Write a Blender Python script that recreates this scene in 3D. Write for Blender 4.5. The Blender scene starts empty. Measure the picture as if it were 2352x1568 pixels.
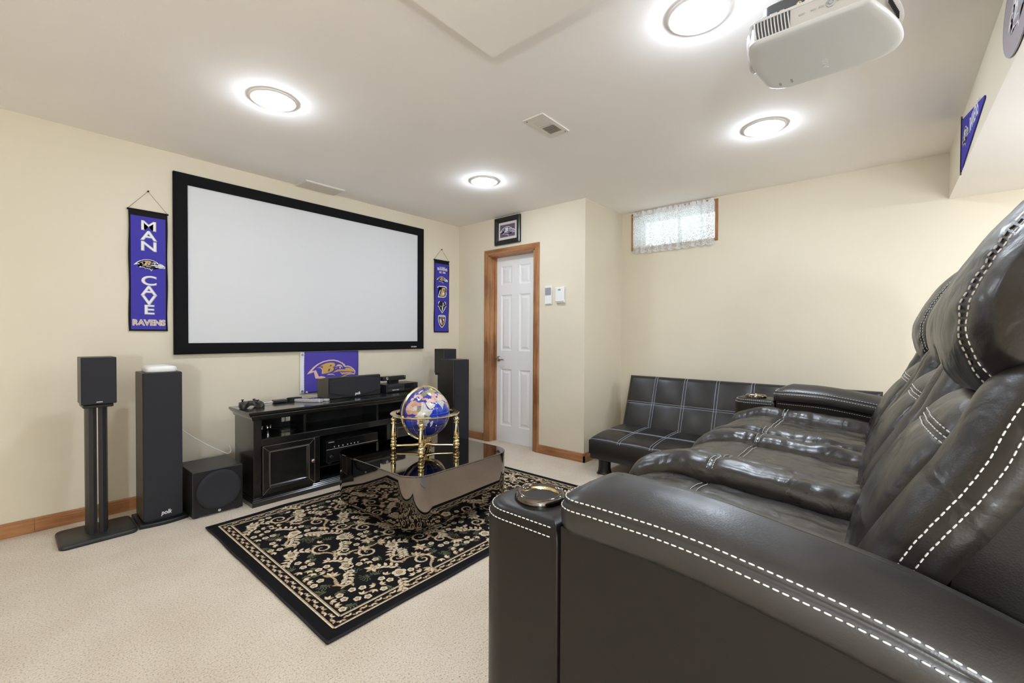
import bpy, bmesh, math, random
from mathutils import Vector, Matrix, noise
R_ = math.radians
PI = math.pi
scene = bpy.context.scene
COL = scene.collection
random.seed(7)

# ------------------------------------------------------------------ camera, world, exposure
CAM_Z = 1.175
cam_d = bpy.data.cameras.new('camera')
cam_d.sensor_width = 36.0
cam_d.lens = 1001.21 / 2352 * 36.0
cam_d.clip_start = 0.02
cam = bpy.data.objects.new('camera', cam_d)
COL.objects.link(cam)
_yaw, _pit, _rol = 0.70644, 0.013865, 0.004845
_F = Vector((math.cos(_yaw) * math.cos(_pit), math.sin(_yaw) * math.cos(_pit), -math.sin(_pit)))
_Rt = Vector((math.sin(_yaw), -math.cos(_yaw), 0))
_U = _Rt.cross(_F)
_R2 = _Rt * math.cos(_rol) + _U * math.sin(_rol)
_U2 = _U * math.cos(_rol) - _Rt * math.sin(_rol)
cam.matrix_world = Matrix(((_R2.x, _U2.x, -_F.x, 0), (_R2.y, _U2.y, -_F.y, 0), (_R2.z, _U2.z, -_F.z, CAM_Z), (0, 0, 0, 1)))
scene.camera = cam

world = bpy.data.worlds.new('world')
scene.world = world
world.use_nodes = True
_bg = world.node_tree.nodes['Background']
_bg.inputs['Color'].default_value = (0.80, 0.93, 1.0, 1)
_bg.inputs['Strength'].default_value = 1.2

scene.view_settings.view_transform = 'Standard'
scene.view_settings.look = 'None'
scene.view_settings.exposure = 2.16
scene.view_settings.gamma = 1.0
scene.view_settings.use_curve_mapping = False
try:
    scene.cycles.use_denoising = True
    scene.cycles.max_bounces = 10
    scene.cycles.diffuse_bounces = 6
    scene.cycles.glossy_bounces = 5
    scene.cycles.caustics_reflective = False
    scene.cycles.sample_clamp_indirect = 6.0
except Exception:
    pass

LAMP = 30.0            # strength of the lamp domes (room lamps and added ones, all alike)
LAMP_COL = (0.895, 1.0, 1.145)
FILL_GLOBE = 36.0           # added fill globes, unseen in the rear half of the room

# ------------------------------------------------------------------ room numbers
YA, XB, YE, XC, YS, ZC, ZS = 3.8115, 3.4978, 2.1042, 4.2372, -0.3262, 2.4433, 2.1261
XL, YR = -3.6, -2.3

# ------------------------------------------------------------------ materials
MATS = {}


def nodes_of(m):
    nt = m.node_tree
    return nt, nt.nodes, nt.links, nt.nodes['Principled BSDF']


def mat(name, col, rough=0.5, metal=0.0, spec=0.5, coat=0.0, coat_rough=0.1, sheen=0.0, bump=0.0, bscale=200.0,
        var=0.0, vscale=8.0, stretch=None, trans=0.0, emit=None, estr=0.0, rvar=0.0, bdist=0.002):
    m = bpy.data.materials.new(name)
    m.use_nodes = True
    nt, N, L, b = nodes_of(m)
    b.inputs['Base Color'].default_value = (*col, 1)
    b.inputs['Roughness'].default_value = rough
    b.inputs['Metallic'].default_value = metal
    b.inputs['Specular IOR Level'].default_value = spec
    b.inputs['Coat Weight'].default_value = coat
    b.inputs['Coat Roughness'].default_value = coat_rough
    b.inputs['Sheen Weight'].default_value = sheen
    b.inputs['Transmission Weight'].default_value = trans
    if emit:
        b.inputs['Emission Color'].default_value = (*emit, 1)
        b.inputs['Emission Strength'].default_value = estr
    co = N.new('ShaderNodeTexCoord')
    mp = N.new('ShaderNodeMapping')
    if stretch:
        mp.inputs['Scale'].default_value = stretch
    L.new(co.outputs['Object'], mp.inputs['Vector'])
    if var or rvar:
        t = N.new('ShaderNodeTexNoise')
        t.inputs['Scale'].default_value = vscale
        t.inputs['Detail'].default_value = 5
        L.new(mp.outputs['Vector'], t.inputs['Vector'])
        if var:
            r = N.new('ShaderNodeValToRGB')
            r.color_ramp.elements[0].position = 0.3
            r.color_ramp.elements[1].position = 0.7
            r.color_ramp.elements[0].color = (*[c * (1 - var) for c in col], 1)
            r.color_ramp.elements[1].color = (*[min(1, c * (1 + var)) for c in col], 1)
            L.new(t.outputs['Fac'], r.inputs['Fac'])
            L.new(r.outputs['Color'], b.inputs['Base Color'])
        if rvar:
            mr = N.new('ShaderNodeMapRange')
            mr.inputs['To Min'].default_value = max(0, rough - rvar)
            mr.inputs['To Max'].default_value = rough + rvar
            L.new(t.outputs['Fac'], mr.inputs['Value'])
            L.new(mr.outputs['Result'], b.inputs['Roughness'])
    if bump:
        t2 = N.new('ShaderNodeTexNoise')
        t2.inputs['Scale'].default_value = bscale
        t2.inputs['Detail'].default_value = 3
        L.new(mp.outputs['Vector'], t2.inputs['Vector'])
        bp = N.new('ShaderNodeBump')
        bp.inputs['Strength'].default_value = bump
        bp.inputs['Distance'].default_value = bdist
        L.new(t2.outputs['Fac'], bp.inputs['Height'])
        L.new(bp.outputs['Normal'], b.inputs['Normal'])
    MATS[name] = m
    return m


mat('wall_paint', (0.735, 0.67, 0.535), 0.75, spec=0.3, bump=0.12, bscale=160, var=0.015, vscale=2)
mat('ceiling_paint', (0.94, 0.905, 0.87), 0.85, spec=0.2, bump=0.15, bscale=140, var=0.012, vscale=2)
mat('door_paint', (0.88, 0.88, 0.88), 0.35, spec=0.5, bump=0.04, bscale=90)
mat('white_plastic', (0.82, 0.82, 0.81), 0.35)
mat('grey_plastic', (0.30, 0.31, 0.32), 0.45)
mat('dark_slot', (0.02, 0.02, 0.02), 0.8)
mat('vent_metal', (0.76, 0.71, 0.65), 0.5)
mat('vent_dark', (0.16, 0.12, 0.07), 0.8)
mat('screen_fabric', (0.68, 0.685, 0.70), 0.9, spec=0.1, bump=0.02, bscale=500)
mat('velvet_black', (0.008, 0.008, 0.009), 0.9, spec=0.15)
mat('cloth_black', (0.012, 0.011, 0.012), 0.9, spec=0.2)
mat('grille_cloth', (0.028, 0.028, 0.033), 0.9, spec=0.25, bump=0.2, bscale=900)
mat('black_vinyl', (0.022, 0.020, 0.018), 0.38, spec=0.5)
mat('ash_vinyl', (0.055, 0.045, 0.036), 0.4, var=0.45, vscale=14, stretch=(9, 9, 0.55), bump=0.25, bscale=30)
mat('black_satin', (0.012, 0.012, 0.014), 0.35, spec=0.5, rvar=0.06, vscale=5)
mat('stand_paint', (0.022, 0.021, 0.022), 0.42, spec=0.5)
mat('black_lacquer', (0.008, 0.008, 0.008), 0.24, spec=0.5, coat=0.7, coat_rough=0.12, rvar=0.05, vscale=6)
mat('worn_edge', (0.30, 0.24, 0.20), 0.4)
mat('black_gloss', (0.008, 0.008, 0.009), 0.08, spec=0.5)
mat('cabinet_dark', (0.004, 0.004, 0.004), 0.6)
mat('bronze_knob', (0.36, 0.27, 0.19), 0.35, metal=0.9)
mat('chrome', (0.75, 0.74, 0.72), 0.12, metal=1.0)
mat('nickel', (0.62, 0.60, 0.56), 0.18, metal=1.0)
mat('brass', (0.86, 0.74, 0.46), 0.13, metal=1.0)
mat('smoked_mirror', (0.27, 0.24, 0.215), 0.035, metal=1.0, rvar=0.015, vscale=4)
mat('silver_plastic', (0.55, 0.55, 0.55), 0.4, metal=0.2)
mat('white_cloth', (0.78, 0.78, 0.80), 0.9)
mat('purple_cloth', (0.058, 0.048, 0.36), 0.85, spec=0.2, bump=0.1, bscale=600)
mat('purple_flag', (0.078, 0.058, 0.38), 0.65, spec=0.3)
mat('plum_print', (0.125, 0.085, 0.15), 0.5)
mat('print_white', (0.80, 0.80, 0.82), 0.8)
mat('print_grey', (0.42, 0.42, 0.47), 0.8)
mat('print_black', (0.010, 0.010, 0.018), 0.8)
mat('print_gold', (0.62, 0.38, 0.09), 0.8)
mat('print_tan', (0.55, 0.38, 0.20), 0.8)
mat('print_pink', (0.72, 0.50, 0.42), 0.8)
mat('faded_plum', (0.36, 0.31, 0.33), 0.7)
mat('matboard', (0.66, 0.63, 0.58), 0.8)
mat('frame_black', (0.012, 0.012, 0.012), 0.3)
mat('cord_brown', (0.10, 0.06, 0.04), 0.8)
mat('cable_white', (0.75, 0.75, 0.74), 0.5)
mat('cable_black', (0.01, 0.01, 0.01), 0.5)
mat('ocean_blue', (0.008, 0.045, 0.50), 0.12, coat=0.6, coat_rough=0.03)
mat('ocean_violet', (0.040, 0.045, 0.34), 0.12, coat=0.6, coat_rough=0.03)
mat('ocean_deep', (0.006, 0.022, 0.20), 0.12, coat=0.6, coat_rough=0.03)
for _i, _c in enumerate([(0.66, 0.42, 0.35), (0.55, 0.30, 0.22), (0.56, 0.55, 0.50), (0.70, 0.66, 0.60), (0.22, 0.22, 0.14),
                         (0.36, 0.34, 0.17), (0.60, 0.58, 0.56), (0.70, 0.52, 0.44)]):
    mat('stone_%d' % _i, _c, 0.18, coat=0.6, coat_rough=0.03, var=0.18, vscale=90)
mat('stitch', (0.78, 0.76, 0.72), 0.7)
mat('stitch_blue', (0.42, 0.46, 0.54), 0.7)
mat('lens_glass', (0.01, 0.01, 0.015), 0.05, spec=0.8)
mat('projector_shell', (0.74, 0.74, 0.74), 0.33, spec=0.5, coat=0.15)
mat('projector_side', (0.62, 0.60, 0.58), 0.4)
mat('projector_dark', (0.10, 0.105, 0.115), 0.4)
mat('jack_gold', (0.85, 0.75, 0.50), 0.3, metal=0.8)
mat('lamp_trim', (0.93, 0.92, 0.90), 0.5)
mat('lamp_dome', (1, 1, 1), 0.5, emit=LAMP_COL, estr=LAMP)
mat('well_white', (0.75, 0.80, 0.80), 0.8)
mat('mat_pale', (0.62, 0.62, 0.68), 0.5)
mat('rug_black', (0.010, 0.009, 0.010), 0.95, spec=0.1, bump=0.5, bscale=420, bdist=0.004)
mat('rug_edge', (0.030, 0.026, 0.030), 0.95, spec=0.1, bump=0.5, bscale=300, bdist=0.004)
mat('rug_cream', (0.66, 0.56, 0.40), 0.95, spec=0.1, var=0.25, vscale=110, bump=0.4, bscale=420, bdist=0.003)
mat('rug_tan', (0.47, 0.34, 0.21), 0.95, spec=0.1, var=0.3, vscale=110, bump=0.4, bscale=420, bdist=0.003)
mat('rug_brown', (0.16, 0.095, 0.055), 0.95, spec=0.1)
mat('rug_green', (0.12, 0.125, 0.075), 0.95, spec=0.1)


def wood(name, c0, c1, axis):
    m = mat(name, c0, 0.38, spec=0.4, coat=0.15, coat_rough=0.25)
    nt, N, L, b = nodes_of(m)
    co = N.new('ShaderNodeTexCoord')
    mp = N.new('ShaderNodeMapping')
    s = [26, 26, 26]
    s[axis] = 1.6
    mp.inputs['Scale'].default_value = s
    L.new(co.outputs['Object'], mp.inputs['Vector'])
    t = N.new('ShaderNodeTexNoise')
    t.inputs['Scale'].default_value = 1.6
    t.inputs['Detail'].default_value = 8
    t.inputs['Distortion'].default_value = 0.5
    L.new(mp.outputs['Vector'], t.inputs['Vector'])
    t2 = N.new('ShaderNodeTexNoise')
    t2.inputs['Scale'].default_value = 3.2
    t2.inputs['Detail'].default_value = 3
    L.new(co.outputs['Object'], t2.inputs['Vector'])
    mx = N.new('ShaderNodeMath')
    mx.operation = 'MULTIPLY_ADD'
    mx.inputs[1].default_value = 0.6
    L.new(t2.outputs['Fac'], mx.inputs[0])
    mh = N.new('ShaderNodeMath')
    mh.operation = 'MULTIPLY'
    mh.inputs[1].default_value = 0.5
    L.new(t.outputs['Fac'], mh.inputs[0])
    L.new(mh.outputs[0], mx.inputs[2])
    r = N.new('ShaderNodeValToRGB')
    r.color_ramp.elements[0].position = 0.40
    r.color_ramp.elements[1].position = 0.66
    r.color_ramp.elements[0].color = (*c0, 1)
    r.color_ramp.elements[1].color = (*c1, 1)
    L.new(mx.outputs[0], r.inputs['Fac'])
    L.new(r.outputs['Color'], b.inputs['Base Color'])
    bp = N.new('ShaderNodeBump')
    bp.inputs['Strength'].default_value = 0.15
    bp.inputs['Distance'].default_value = 0.001
    L.new(t.outputs['Fac'], bp.inputs['Height'])
    L.new(bp.outputs['Normal'], b.inputs['Normal'])
    return m


wood('oak_x', (0.22, 0.085, 0.030), (0.47, 0.225, 0.095), 0)
wood('oak_y', (0.22, 0.085, 0.030), (0.47, 0.225, 0.095), 1)
wood('oak_z', (0.22, 0.085, 0.030), (0.47, 0.225, 0.095), 2)


def carpet_mat():
    m = mat('carpet', (0.6, 0.5, 0.4), 0.95, spec=0.1, sheen=0.3)
    nt, N, L, b = nodes_of(m)
    co = N.new('ShaderNodeTexCoord')
    n1 = N.new('ShaderNodeTexNoise')
    n1.inputs['Scale'].default_value = 150
    n1.inputs['Detail'].default_value = 4
    n1.inputs['Roughness'].default_value = 0.75
    L.new(co.outputs['Object'], n1.inputs['Vector'])
    r = N.new('ShaderNodeValToRGB')
    e = r.color_ramp.elements
    e[0].position = 0.33
    e[0].color = (0.27, 0.18, 0.11, 1)
    e[1].position = 0.56
    e[1].color = (0.80, 0.72, 0.60, 1)
    k = r.color_ramp.elements.new(0.43)
    k.color = (0.66, 0.56, 0.44, 1)
    L.new(n1.outputs['Fac'], r.inputs['Fac'])
    n2 = N.new('ShaderNodeTexNoise')
    n2.inputs['Scale'].default_value = 3.5
    n2.inputs['Detail'].default_value = 4
    L.new(co.outputs['Object'], n2.inputs['Vector'])
    r2 = N.new('ShaderNodeValToRGB')
    r2.color_ramp.elements[0].position = 0.3
    r2.color_ramp.elements[0].color = (0.90, 0.87, 0.83, 1)
    r2.color_ramp.elements[1].position = 0.65
    r2.color_ramp.elements[1].color = (1, 1, 1, 1)
    L.new(n2.outputs['Fac'], r2.inputs['Fac'])
    mx = N.new('ShaderNodeMix')
    mx.data_type = 'RGBA'
    mx.blend_type = 'MULTIPLY'
    mx.inputs[0].default_value = 1.0
    L.new(r.outputs['Color'], mx.inputs[6])
    L.new(r2.outputs['Color'], mx.inputs[7])
    L.new(mx.outputs[2], b.inputs['Base Color'])
    bp = N.new('ShaderNodeBump')
    bp.inputs['Strength'].default_value = 0.7
    bp.inputs['Distance'].default_value = 0.006
    L.new(n1.outputs['Fac'], bp.inputs['Height'])
    L.new(bp.outputs['Normal'], b.inputs['Normal'])


carpet_mat()


def leather_mat(name, col, rough, spec=0.5, wr=0.35, wscale=16, stretch=(1, 1, 1), grain=320):
    m = mat(name, col, rough, spec=spec)
    nt, N, L, b = nodes_of(m)
    co = N.new('ShaderNodeTexCoord')
    mp = N.new('ShaderNodeMapping')
    mp.inputs['Scale'].default_value = stretch
    L.new(co.outputs['Object'], mp.inputs['Vector'])
    v = N.new('ShaderNodeTexVoronoi')
    v.inputs['Scale'].default_value = grain
    L.new(co.outputs['Object'], v.inputs['Vector'])
    n = N.new('ShaderNodeTexNoise')
    n.inputs['Scale'].default_value = wscale
    n.inputs['Detail'].default_value = 2.5
    n.inputs['Roughness'].default_value = 0.5
    n.inputs['Distortion'].default_value = 0.8
    L.new(mp.outputs['Vector'], n.inputs['Vector'])
    b1 = N.new('ShaderNodeBump')
    b1.inputs['Strength'].default_value = wr
    b1.inputs['Distance'].default_value = 0.012
    L.new(n.outputs['Fac'], b1.inputs['Height'])
    b2 = N.new('ShaderNodeBump')
    b2.inputs['Strength'].default_value = 0.12
    b2.inputs['Distance'].default_value = 0.001
    L.new(v.outputs['Distance'], b2.inputs['Height'])
    L.new(b1.outputs['Normal'], b2.inputs['Normal'])
    L.new(b2.outputs['Normal'], b.inputs['Normal'])
    n3 = N.new('ShaderNodeTexNoise')
    n3.inputs['Scale'].default_value = 9
    n3.inputs['Detail'].default_value = 6
    L.new(co.outputs['Object'], n3.inputs['Vector'])
    mr = N.new('ShaderNodeMapRange')
    mr.inputs['From Min'].default_value = 0.3
    mr.inputs['From Max'].default_value = 0.7
    mr.inputs['To Min'].default_value = rough - 0.07
    mr.inputs['To Max'].default_value = rough + 0.07
    L.new(n3.outputs['Fac'], mr.inputs['Value'])
    L.new(mr.outputs['Result'], b.inputs['Roughness'])


leather_mat('leather_soft', (0.012, 0.0095, 0.0085), 0.33, spec=0.85, wr=0.45, wscale=12, stretch=(1.0, 1.0, 1.0))
leather_mat('leather_pad', (0.011, 0.0095, 0.009), 0.40, spec=0.9, wr=0.07, wscale=10)  # same leather as the arm sides, specular raised to build in the pad highlight
leather_mat('leather_smooth', (0.010, 0.0075, 0.006), 0.38, spec=0.36, wr=0.05, wscale=10)  # duller copy of the leather, specular lowered to darken the arm sides
leather_mat('leather_futon', (0.011, 0.0095, 0.009), 0.36, spec=0.55, wr=0.06, wscale=8)


def lace_mat():
    m = bpy.data.materials.new('lace')
    m.use_nodes = True
    nt = m.node_tree
    N, L = nt.nodes, nt.links
    N.clear()
    out = N.new('ShaderNodeOutputMaterial')
    dif = N.new('ShaderNodeBsdfDiffuse')
    dif.inputs['Color'].default_value = (0.84, 0.84, 0.82, 1)
    trl = N.new('ShaderNodeBsdfTranslucent')
    trl.inputs['Color'].default_value = (0.84, 0.86, 0.86, 1)
    tra = N.new('ShaderNodeBsdfTransparent')
    m1 = N.new('ShaderNodeMixShader')
    m1.inputs[0].default_value = 0.45
    L.new(dif.outputs[0], m1.inputs[1])
    L.new(trl.outputs[0], m1.inputs[2])
    co = N.new('ShaderNodeTexCoord')
    v = N.new('ShaderNodeTexVoronoi')
    v.inputs['Scale'].default_value = 100
    L.new(co.outputs['Object'], v.inputs['Vector'])
    g = N.new('ShaderNodeMath')
    g.operation = 'LESS_THAN'
    g.inputs[1].default_value = 0.36
    L.new(v.outputs['Distance'], g.inputs[0])
    sp = N.new('ShaderNodeMath')
    sp.operation = 'MULTIPLY'
    sp.inputs[1].default_value = 0.55
    L.new(g.outputs[0], sp.inputs[0])
    m2 = N.new('ShaderNodeMixShader')
    L.new(sp.outputs[0], m2.inputs[0])
    L.new(m1.outputs[0], m2.inputs[1])
    L.new(tra.outputs[0], m2.inputs[2])
    L.new(m2.outputs[0], out.inputs['Surface'])
    MATS['lace'] = m


lace_mat()


def glass_mat():
    m = bpy.data.materials.new('window_glass')
    m.use_nodes = True
    nt = m.node_tree
    N, L = nt.nodes, nt.links
    N.clear()
    out = N.new('ShaderNodeOutputMaterial')
    tr = N.new('ShaderNodeBsdfTransparent')
    gl = N.new('ShaderNodeBsdfGlossy')
    gl.inputs['Roughness'].default_value = 0.02
    fr = N.new('ShaderNodeFresnel')
    mx = N.new('ShaderNodeMixShader')
    L.new(fr.outputs[0], mx.inputs[0])
    L.new(tr.outputs[0], mx.inputs[1])
    L.new(gl.outputs[0], mx.inputs[2])
    L.new(mx.outputs[0], out.inputs['Surface'])
    MATS['window_glass'] = m


glass_mat()

# ------------------------------------------------------------------ mesh helpers


def bm_new():
    return bmesh.new()


def box(bm, x0, x1, y0, y1, z0, z1, bev=0.0, seg=2, mi=0):
    r = bmesh.ops.create_cube(bm, size=1.0)
    vs = r['verts']
    for v in vs:
        v.co = Vector(((x0 + x1) / 2 + v.co.x * (x1 - x0), (y0 + y1) / 2 + v.co.y * (y1 - y0), (z0 + z1) / 2 + v.co.z * (z1 - z0)))
    fs = set(f for v in vs for f in v.link_faces)
    for f in fs:
        f.material_index = mi
    if bev > 0:
        es = list(set(e for v in vs for e in v.link_edges))
        bmesh.ops.bevel(bm, geom=es, offset=bev, segments=seg, affect='EDGES', profile=0.5)
    return bm


def loft(bm, rings, cap0=True, cap1=True, closed=True, mi=0):
    vr = [[bm.verts.new(Vector(p)) for p in ring] for ring in rings]
    n = len(vr[0])
    for a, b in zip(vr[:-1], vr[1:]):
        for i in range(n if closed else n - 1):
            j = (i + 1) % n
            f = bm.faces.new((a[i], a[j], b[j], b[i]))
            f.material_index = mi
    if cap0:
        bm.faces.new(list(reversed(vr[0]))).material_index = mi
    if cap1:
        bm.faces.new(vr[-1]).material_index = mi
    return vr


def lathe(bm, prof, cx=0, cy=0, n=24, axis='z', mi=0, origin=None, cap=True):
    """prof: list of (r, h) along an axis; origin gives the base point."""
    o = Vector(origin) if origin else Vector((cx, cy, 0))
    rings = []
    for r, h in prof:
        ring = []
        for k in range(n):
            a = 2 * PI * k / n
            c, s = r * math.cos(a), r * math.sin(a)
            p = {'z': (c, s, h), 'x': (h, c, s), 'y': (s, h, c)}[axis]
            ring.append(o + Vector(p))
        rings.append(ring)
    loft(bm, rings, cap, cap, True, mi)


def tube(bm, pts, r, n=8, mi=0, taper=None):
    pts = [Vector(p) for p in pts]
    rings = []
    up = Vector((0, 0, 1))
    prev = None
    for i, p in enumerate(pts):
        t = (pts[min(i + 1, len(pts) - 1)] - pts[max(i - 1, 0)]).normalized()
        a = prev if prev is not None else (up if abs(t.dot(up)) < 0.9 else Vector((1, 0, 0)))
        u = (a - t * a.dot(t)).normalized()
        w = t.cross(u)
        prev = u
        rr = r if taper is None else r * taper[i]
        rings.append([p + u * (rr * math.cos(2 * PI * k / n)) + w * (rr * math.sin(2 * PI * k / n)) for k in range(n)])
    loft(bm, rings, True, True, True, mi)


def rrect(x0, x1, y0, y1, r, n=8, r_list=None):
    """rounded rectangle outline, counter-clockwise, list of (x, y)"""
    out = []
    rs = r_list or (r, r, r, r)
    for (cx, cy, a0, rr) in ((x1 - rs[0], y1 - rs[0], 0, rs[0]), (x0 + rs[1], y1 - rs[1], 90, rs[1]), (x0 + rs[2], y0 + rs[2], 180, rs[2]), (x1 - rs[3], y0 + rs[3], 270, rs[3])):
        for k in range(n + 1):
            a = R_(a0 + 90 * k / n)
            out.append((cx + rr * math.cos(a), cy + rr * math.sin(a)))
    return out


def rings_rr(x0, x1, y0, y1, r, prof, n=8):
    """prof: (inset, z) -> rings of inset rounded rectangles"""
    rings = []
    for d, z in prof:
        rr = max(0.002, r - d)
        rings.append([(x, y, z) for x, y in rrect(x0 + d, x1 - d, y0 + d, y1 - d, rr, n)])
    return rings


def prism(bm, poly, axis, a0, a1, mi=0):
    """extrude a 2D polygon along an axis. axis x: poly=(y,z); y: poly=(x,z); z: poly=(x,y)"""
    def P(p, h):
        return {'x': (h, p[0], p[1]), 'y': (p[0], h, p[1]), 'z': (p[0], p[1], h)}[axis]
    loft(bm, [[P(p, a0) for p in poly], [P(p, a1) for p in poly]], True, True, True, mi)


def mesh_of(bm, name, smooth=None):
    bmesh.ops.recalc_face_normals(bm, faces=bm.faces[:])
    me = bpy.data.meshes.new(name)
    bm.to_mesh(me)
    bm.free()
    if smooth is not None:
        me.polygons.foreach_set('use_smooth', [True] * len(me.polygons))
        if smooth < 180:
            try:
                me.set_sharp_from_angle(angle=R_(smooth))
            except Exception:
                pass
    return me


def loc_of(o):
    return o.get('_loc') if o else None


ORIG = {}


def obj(name, bm, m, parent=None, smooth=None):
    """link one mesh object; geometry is given in world space (or in the frame of a rotated thing)"""
    me = mesh_of(bm, name, smooth) if not isinstance(bm, bpy.types.Mesh) else bm
    for mm in (m if isinstance(m, (list, tuple)) else [m]):
        me.materials.append(MATS[mm])
    o = bpy.data.objects.new(name, me)
    COL.objects.link(o)
    if parent is not None:
        o.parent = parent
        if parent.name in ORIG:
            o.matrix_parent_inverse = Matrix.Translation(-ORIG[parent.name])
    return o


def thing(name, label, cat, loc=(0, 0, 0), group=None, rotz=0.0, local=False):
    o = bpy.data.objects.new(name, None)
    COL.objects.link(o)
    o.empty_display_size = 0.05
    o.location = loc
    o.rotation_euler = (0, 0, rotz)
    if not local:
        ORIG[o.name] = Vector(loc)
    o['label'] = label
    o['category'] = cat
    if group:
        o['group'] = group
    return o


def tag(o, label, cat, group=None):
    o['label'] = label
    o['category'] = cat
    if group:
        o['group'] = group
    return o


def struct(o):
    o['kind'] = 'structure'
    return o


def stuff(o):
    o['kind'] = 'stuff'
    return o


def rename(o, name):
    o.name = name
    return o


def catmull(pts, n):
    """resample a polyline (tuples) by Catmull-Rom, n points"""
    P = [Vector(p) for p in pts]
    P = [P[0] * 2 - P[1]] + P + [P[-1] * 2 - P[-2]]
    segs = len(P) - 3
    out = []
    for k in range(n):
        t = k / (n - 1) * segs
        i = min(int(t), segs - 1)
        u = t - i
        a, b, c, d = P[i], P[i + 1], P[i + 2], P[i + 3]
        out.append(0.5 * ((2 * b) + (c - a) * u + (2 * a - 5 * b + 4 * c - d) * u * u + (3 * b - a - 3 * c + d) * u ** 3))
    return out


def resample(pts, step):
    """equally spaced points along a polyline"""
    pts = [Vector(p) for p in pts]
    out = [pts[0].copy()]
    acc = 0.0
    for a, b in zip(pts[:-1], pts[1:]):
        l = (b - a).length
        if l < 1e-9:
            continue
        while acc + l >= step:
            t = (step - acc) / l
            a = a + (b - a) * t
            out.append(a.copy())
            l = (b - a).length
            acc = 0.0
        acc += l
    return out


def dashes(bm, pts, pitch=0.0115, fill=0.72, r=0.0013, mi=0):
    q = resample(pts, pitch)
    for a, b in zip(q[:-1], q[1:]):
        d = b - a
        tube(bm, [a, a + d * fill * 0.15, a + d * fill * 0.85, a + d * fill], r, 5, mi, taper=[0.5, 1, 1, 0.5])


def interp(tab, x):
    tab = sorted(tab)
    if x <= tab[0][0]:
        return tab[0][1]
    for (a, va), (b, vb) in zip(tab[:-1], tab[1:]):
        if x <= b:
            t = (x - a) / (b - a)
            return va + (vb - va) * t
    return tab[-1][1]


def text_mesh(s, size, M, name, mats, parent, ext=0.0006, offset=0.0, sx=1.0, shear=0.0, align='CENTER'):
    """lettering as a thin mesh. M: 4x4 matrix from text plane (x right, y up, z out) to world"""
    cu = bpy.data.curves.new(name, 'FONT')
    cu.body = s
    cu.size = size
    cu.align_x = align
    cu.align_y = 'CENTER'
    cu.extrude = ext
    cu.offset = offset
    cu.shear = shear
    cu.resolution_u = 4
    to = bpy.data.objects.new(name, cu)
    COL.objects.link(to)
    dg = bpy.context.evaluated_depsgraph_get()
    me = bpy.data.meshes.new_from_object(to.evaluated_get(dg))
    COL.objects.unlink(to)
    bpy.data.objects.remove(to)
    me.materials.clear()
    me.transform(M @ Matrix.Diagonal((sx, 1, 1, 1)))
    return obj(name, me, mats, parent)


def plane_matrix(origin, right, up):
    r = Vector(right).normalized()
    u = Vector(up).normalized()
    n = r.cross(u)
    return Matrix(((r.x, u.x, n.x, origin[0]), (r.y, u.y, n.y, origin[1]), (r.z, u.z, n.z, origin[2]), (0, 0, 0, 1)))


def flat_poly(bm, M, pts, z0, z1, mi=0):
    """thin extruded polygon in plane M, from height z0 to z1"""
    lo = [bm.verts.new(M @ Vector((x, y, z0))) for x, y in pts]
    hi = [bm.verts.new(M @ Vector((x, y, z1))) for x, y in pts]
    n = len(pts)
    fs = [bm.faces.new(hi)]
    for i in range(n):
        j = (i + 1) % n
        fs.append(bm.faces.new((lo[i], lo[j], hi[j], hi[i])))
    for f in fs:
        f.material_index = mi
    bmesh.ops.triangulate(bm, faces=[fs[0]])


# ------------------------------------------------------------------ room shell
def quadbox(name, x0, x1, y0, y1, z0, z1, m):
    bm = bm_new()
    box(bm, x0, x1, y0, y1, z0, z1)
    return struct(obj(name, bm, m))


T = 0.14
quadbox('floor', XL, XC + T, YR, YA, -0.1, 0.0, 'carpet')
bm = bm_new()
box(bm, XL, XC + T, YR, YA, ZC, ZC + 0.1)
struct(obj('ceiling', bm, 'ceiling_paint'))
quadbox('wall_front', XL, XB + 0.3, YA, YA + T, -0.1, ZC + 0.1, 'wall_paint')
quadbox('wall_left', XL - T, XL, YR, YA + T, -0.1, ZC + 0.1, 'wall_paint')
quadbox('wall_rear', XL - T, XC + T, YR - T, YR, -0.1, ZC + 0.1, 'wall_paint')
# door wall with its opening
DY0, DY1, DZ = 2.690, 3.322, 2.052
bm = bm_new()
box(bm, XB, XB + 0.14, DY1, YA, 0, ZC)
box(bm, XB, XB + 0.14, YE, DY0, 0, ZC)
box(bm, XB, XB + 0.14, DY0, DY1, DZ, ZC)
bmesh.ops.remove_doubles(bm, verts=bm.verts[:], dist=1e-5)
struct(obj('wall_side', bm, 'wall_paint'))
quadbox('wall_return', XB + 0.14, XC + T, YE, YE + 0.12, 0, ZC, 'wall_paint')
# window wall with its opening
WY0, WY1, WZ0, WZ1 = 1.160, 1.998, 2.050, 2.428
bm = bm_new()
box(bm, XC, XC + 0.24, YR, WY0, 0, ZC)
box(bm, XC, XC + 0.24, WY1, YE, 0, ZC)
box(bm, XC, XC + 0.24, WY0, WY1, 0, WZ0)
box(bm, XC, XC + 0.24, WY0, WY1, WZ1, ZC)
bmesh.ops.remove_doubles(bm, verts=bm.verts[:], dist=1e-5)
struct(obj('wall_right', bm, 'wall_paint'))
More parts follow.
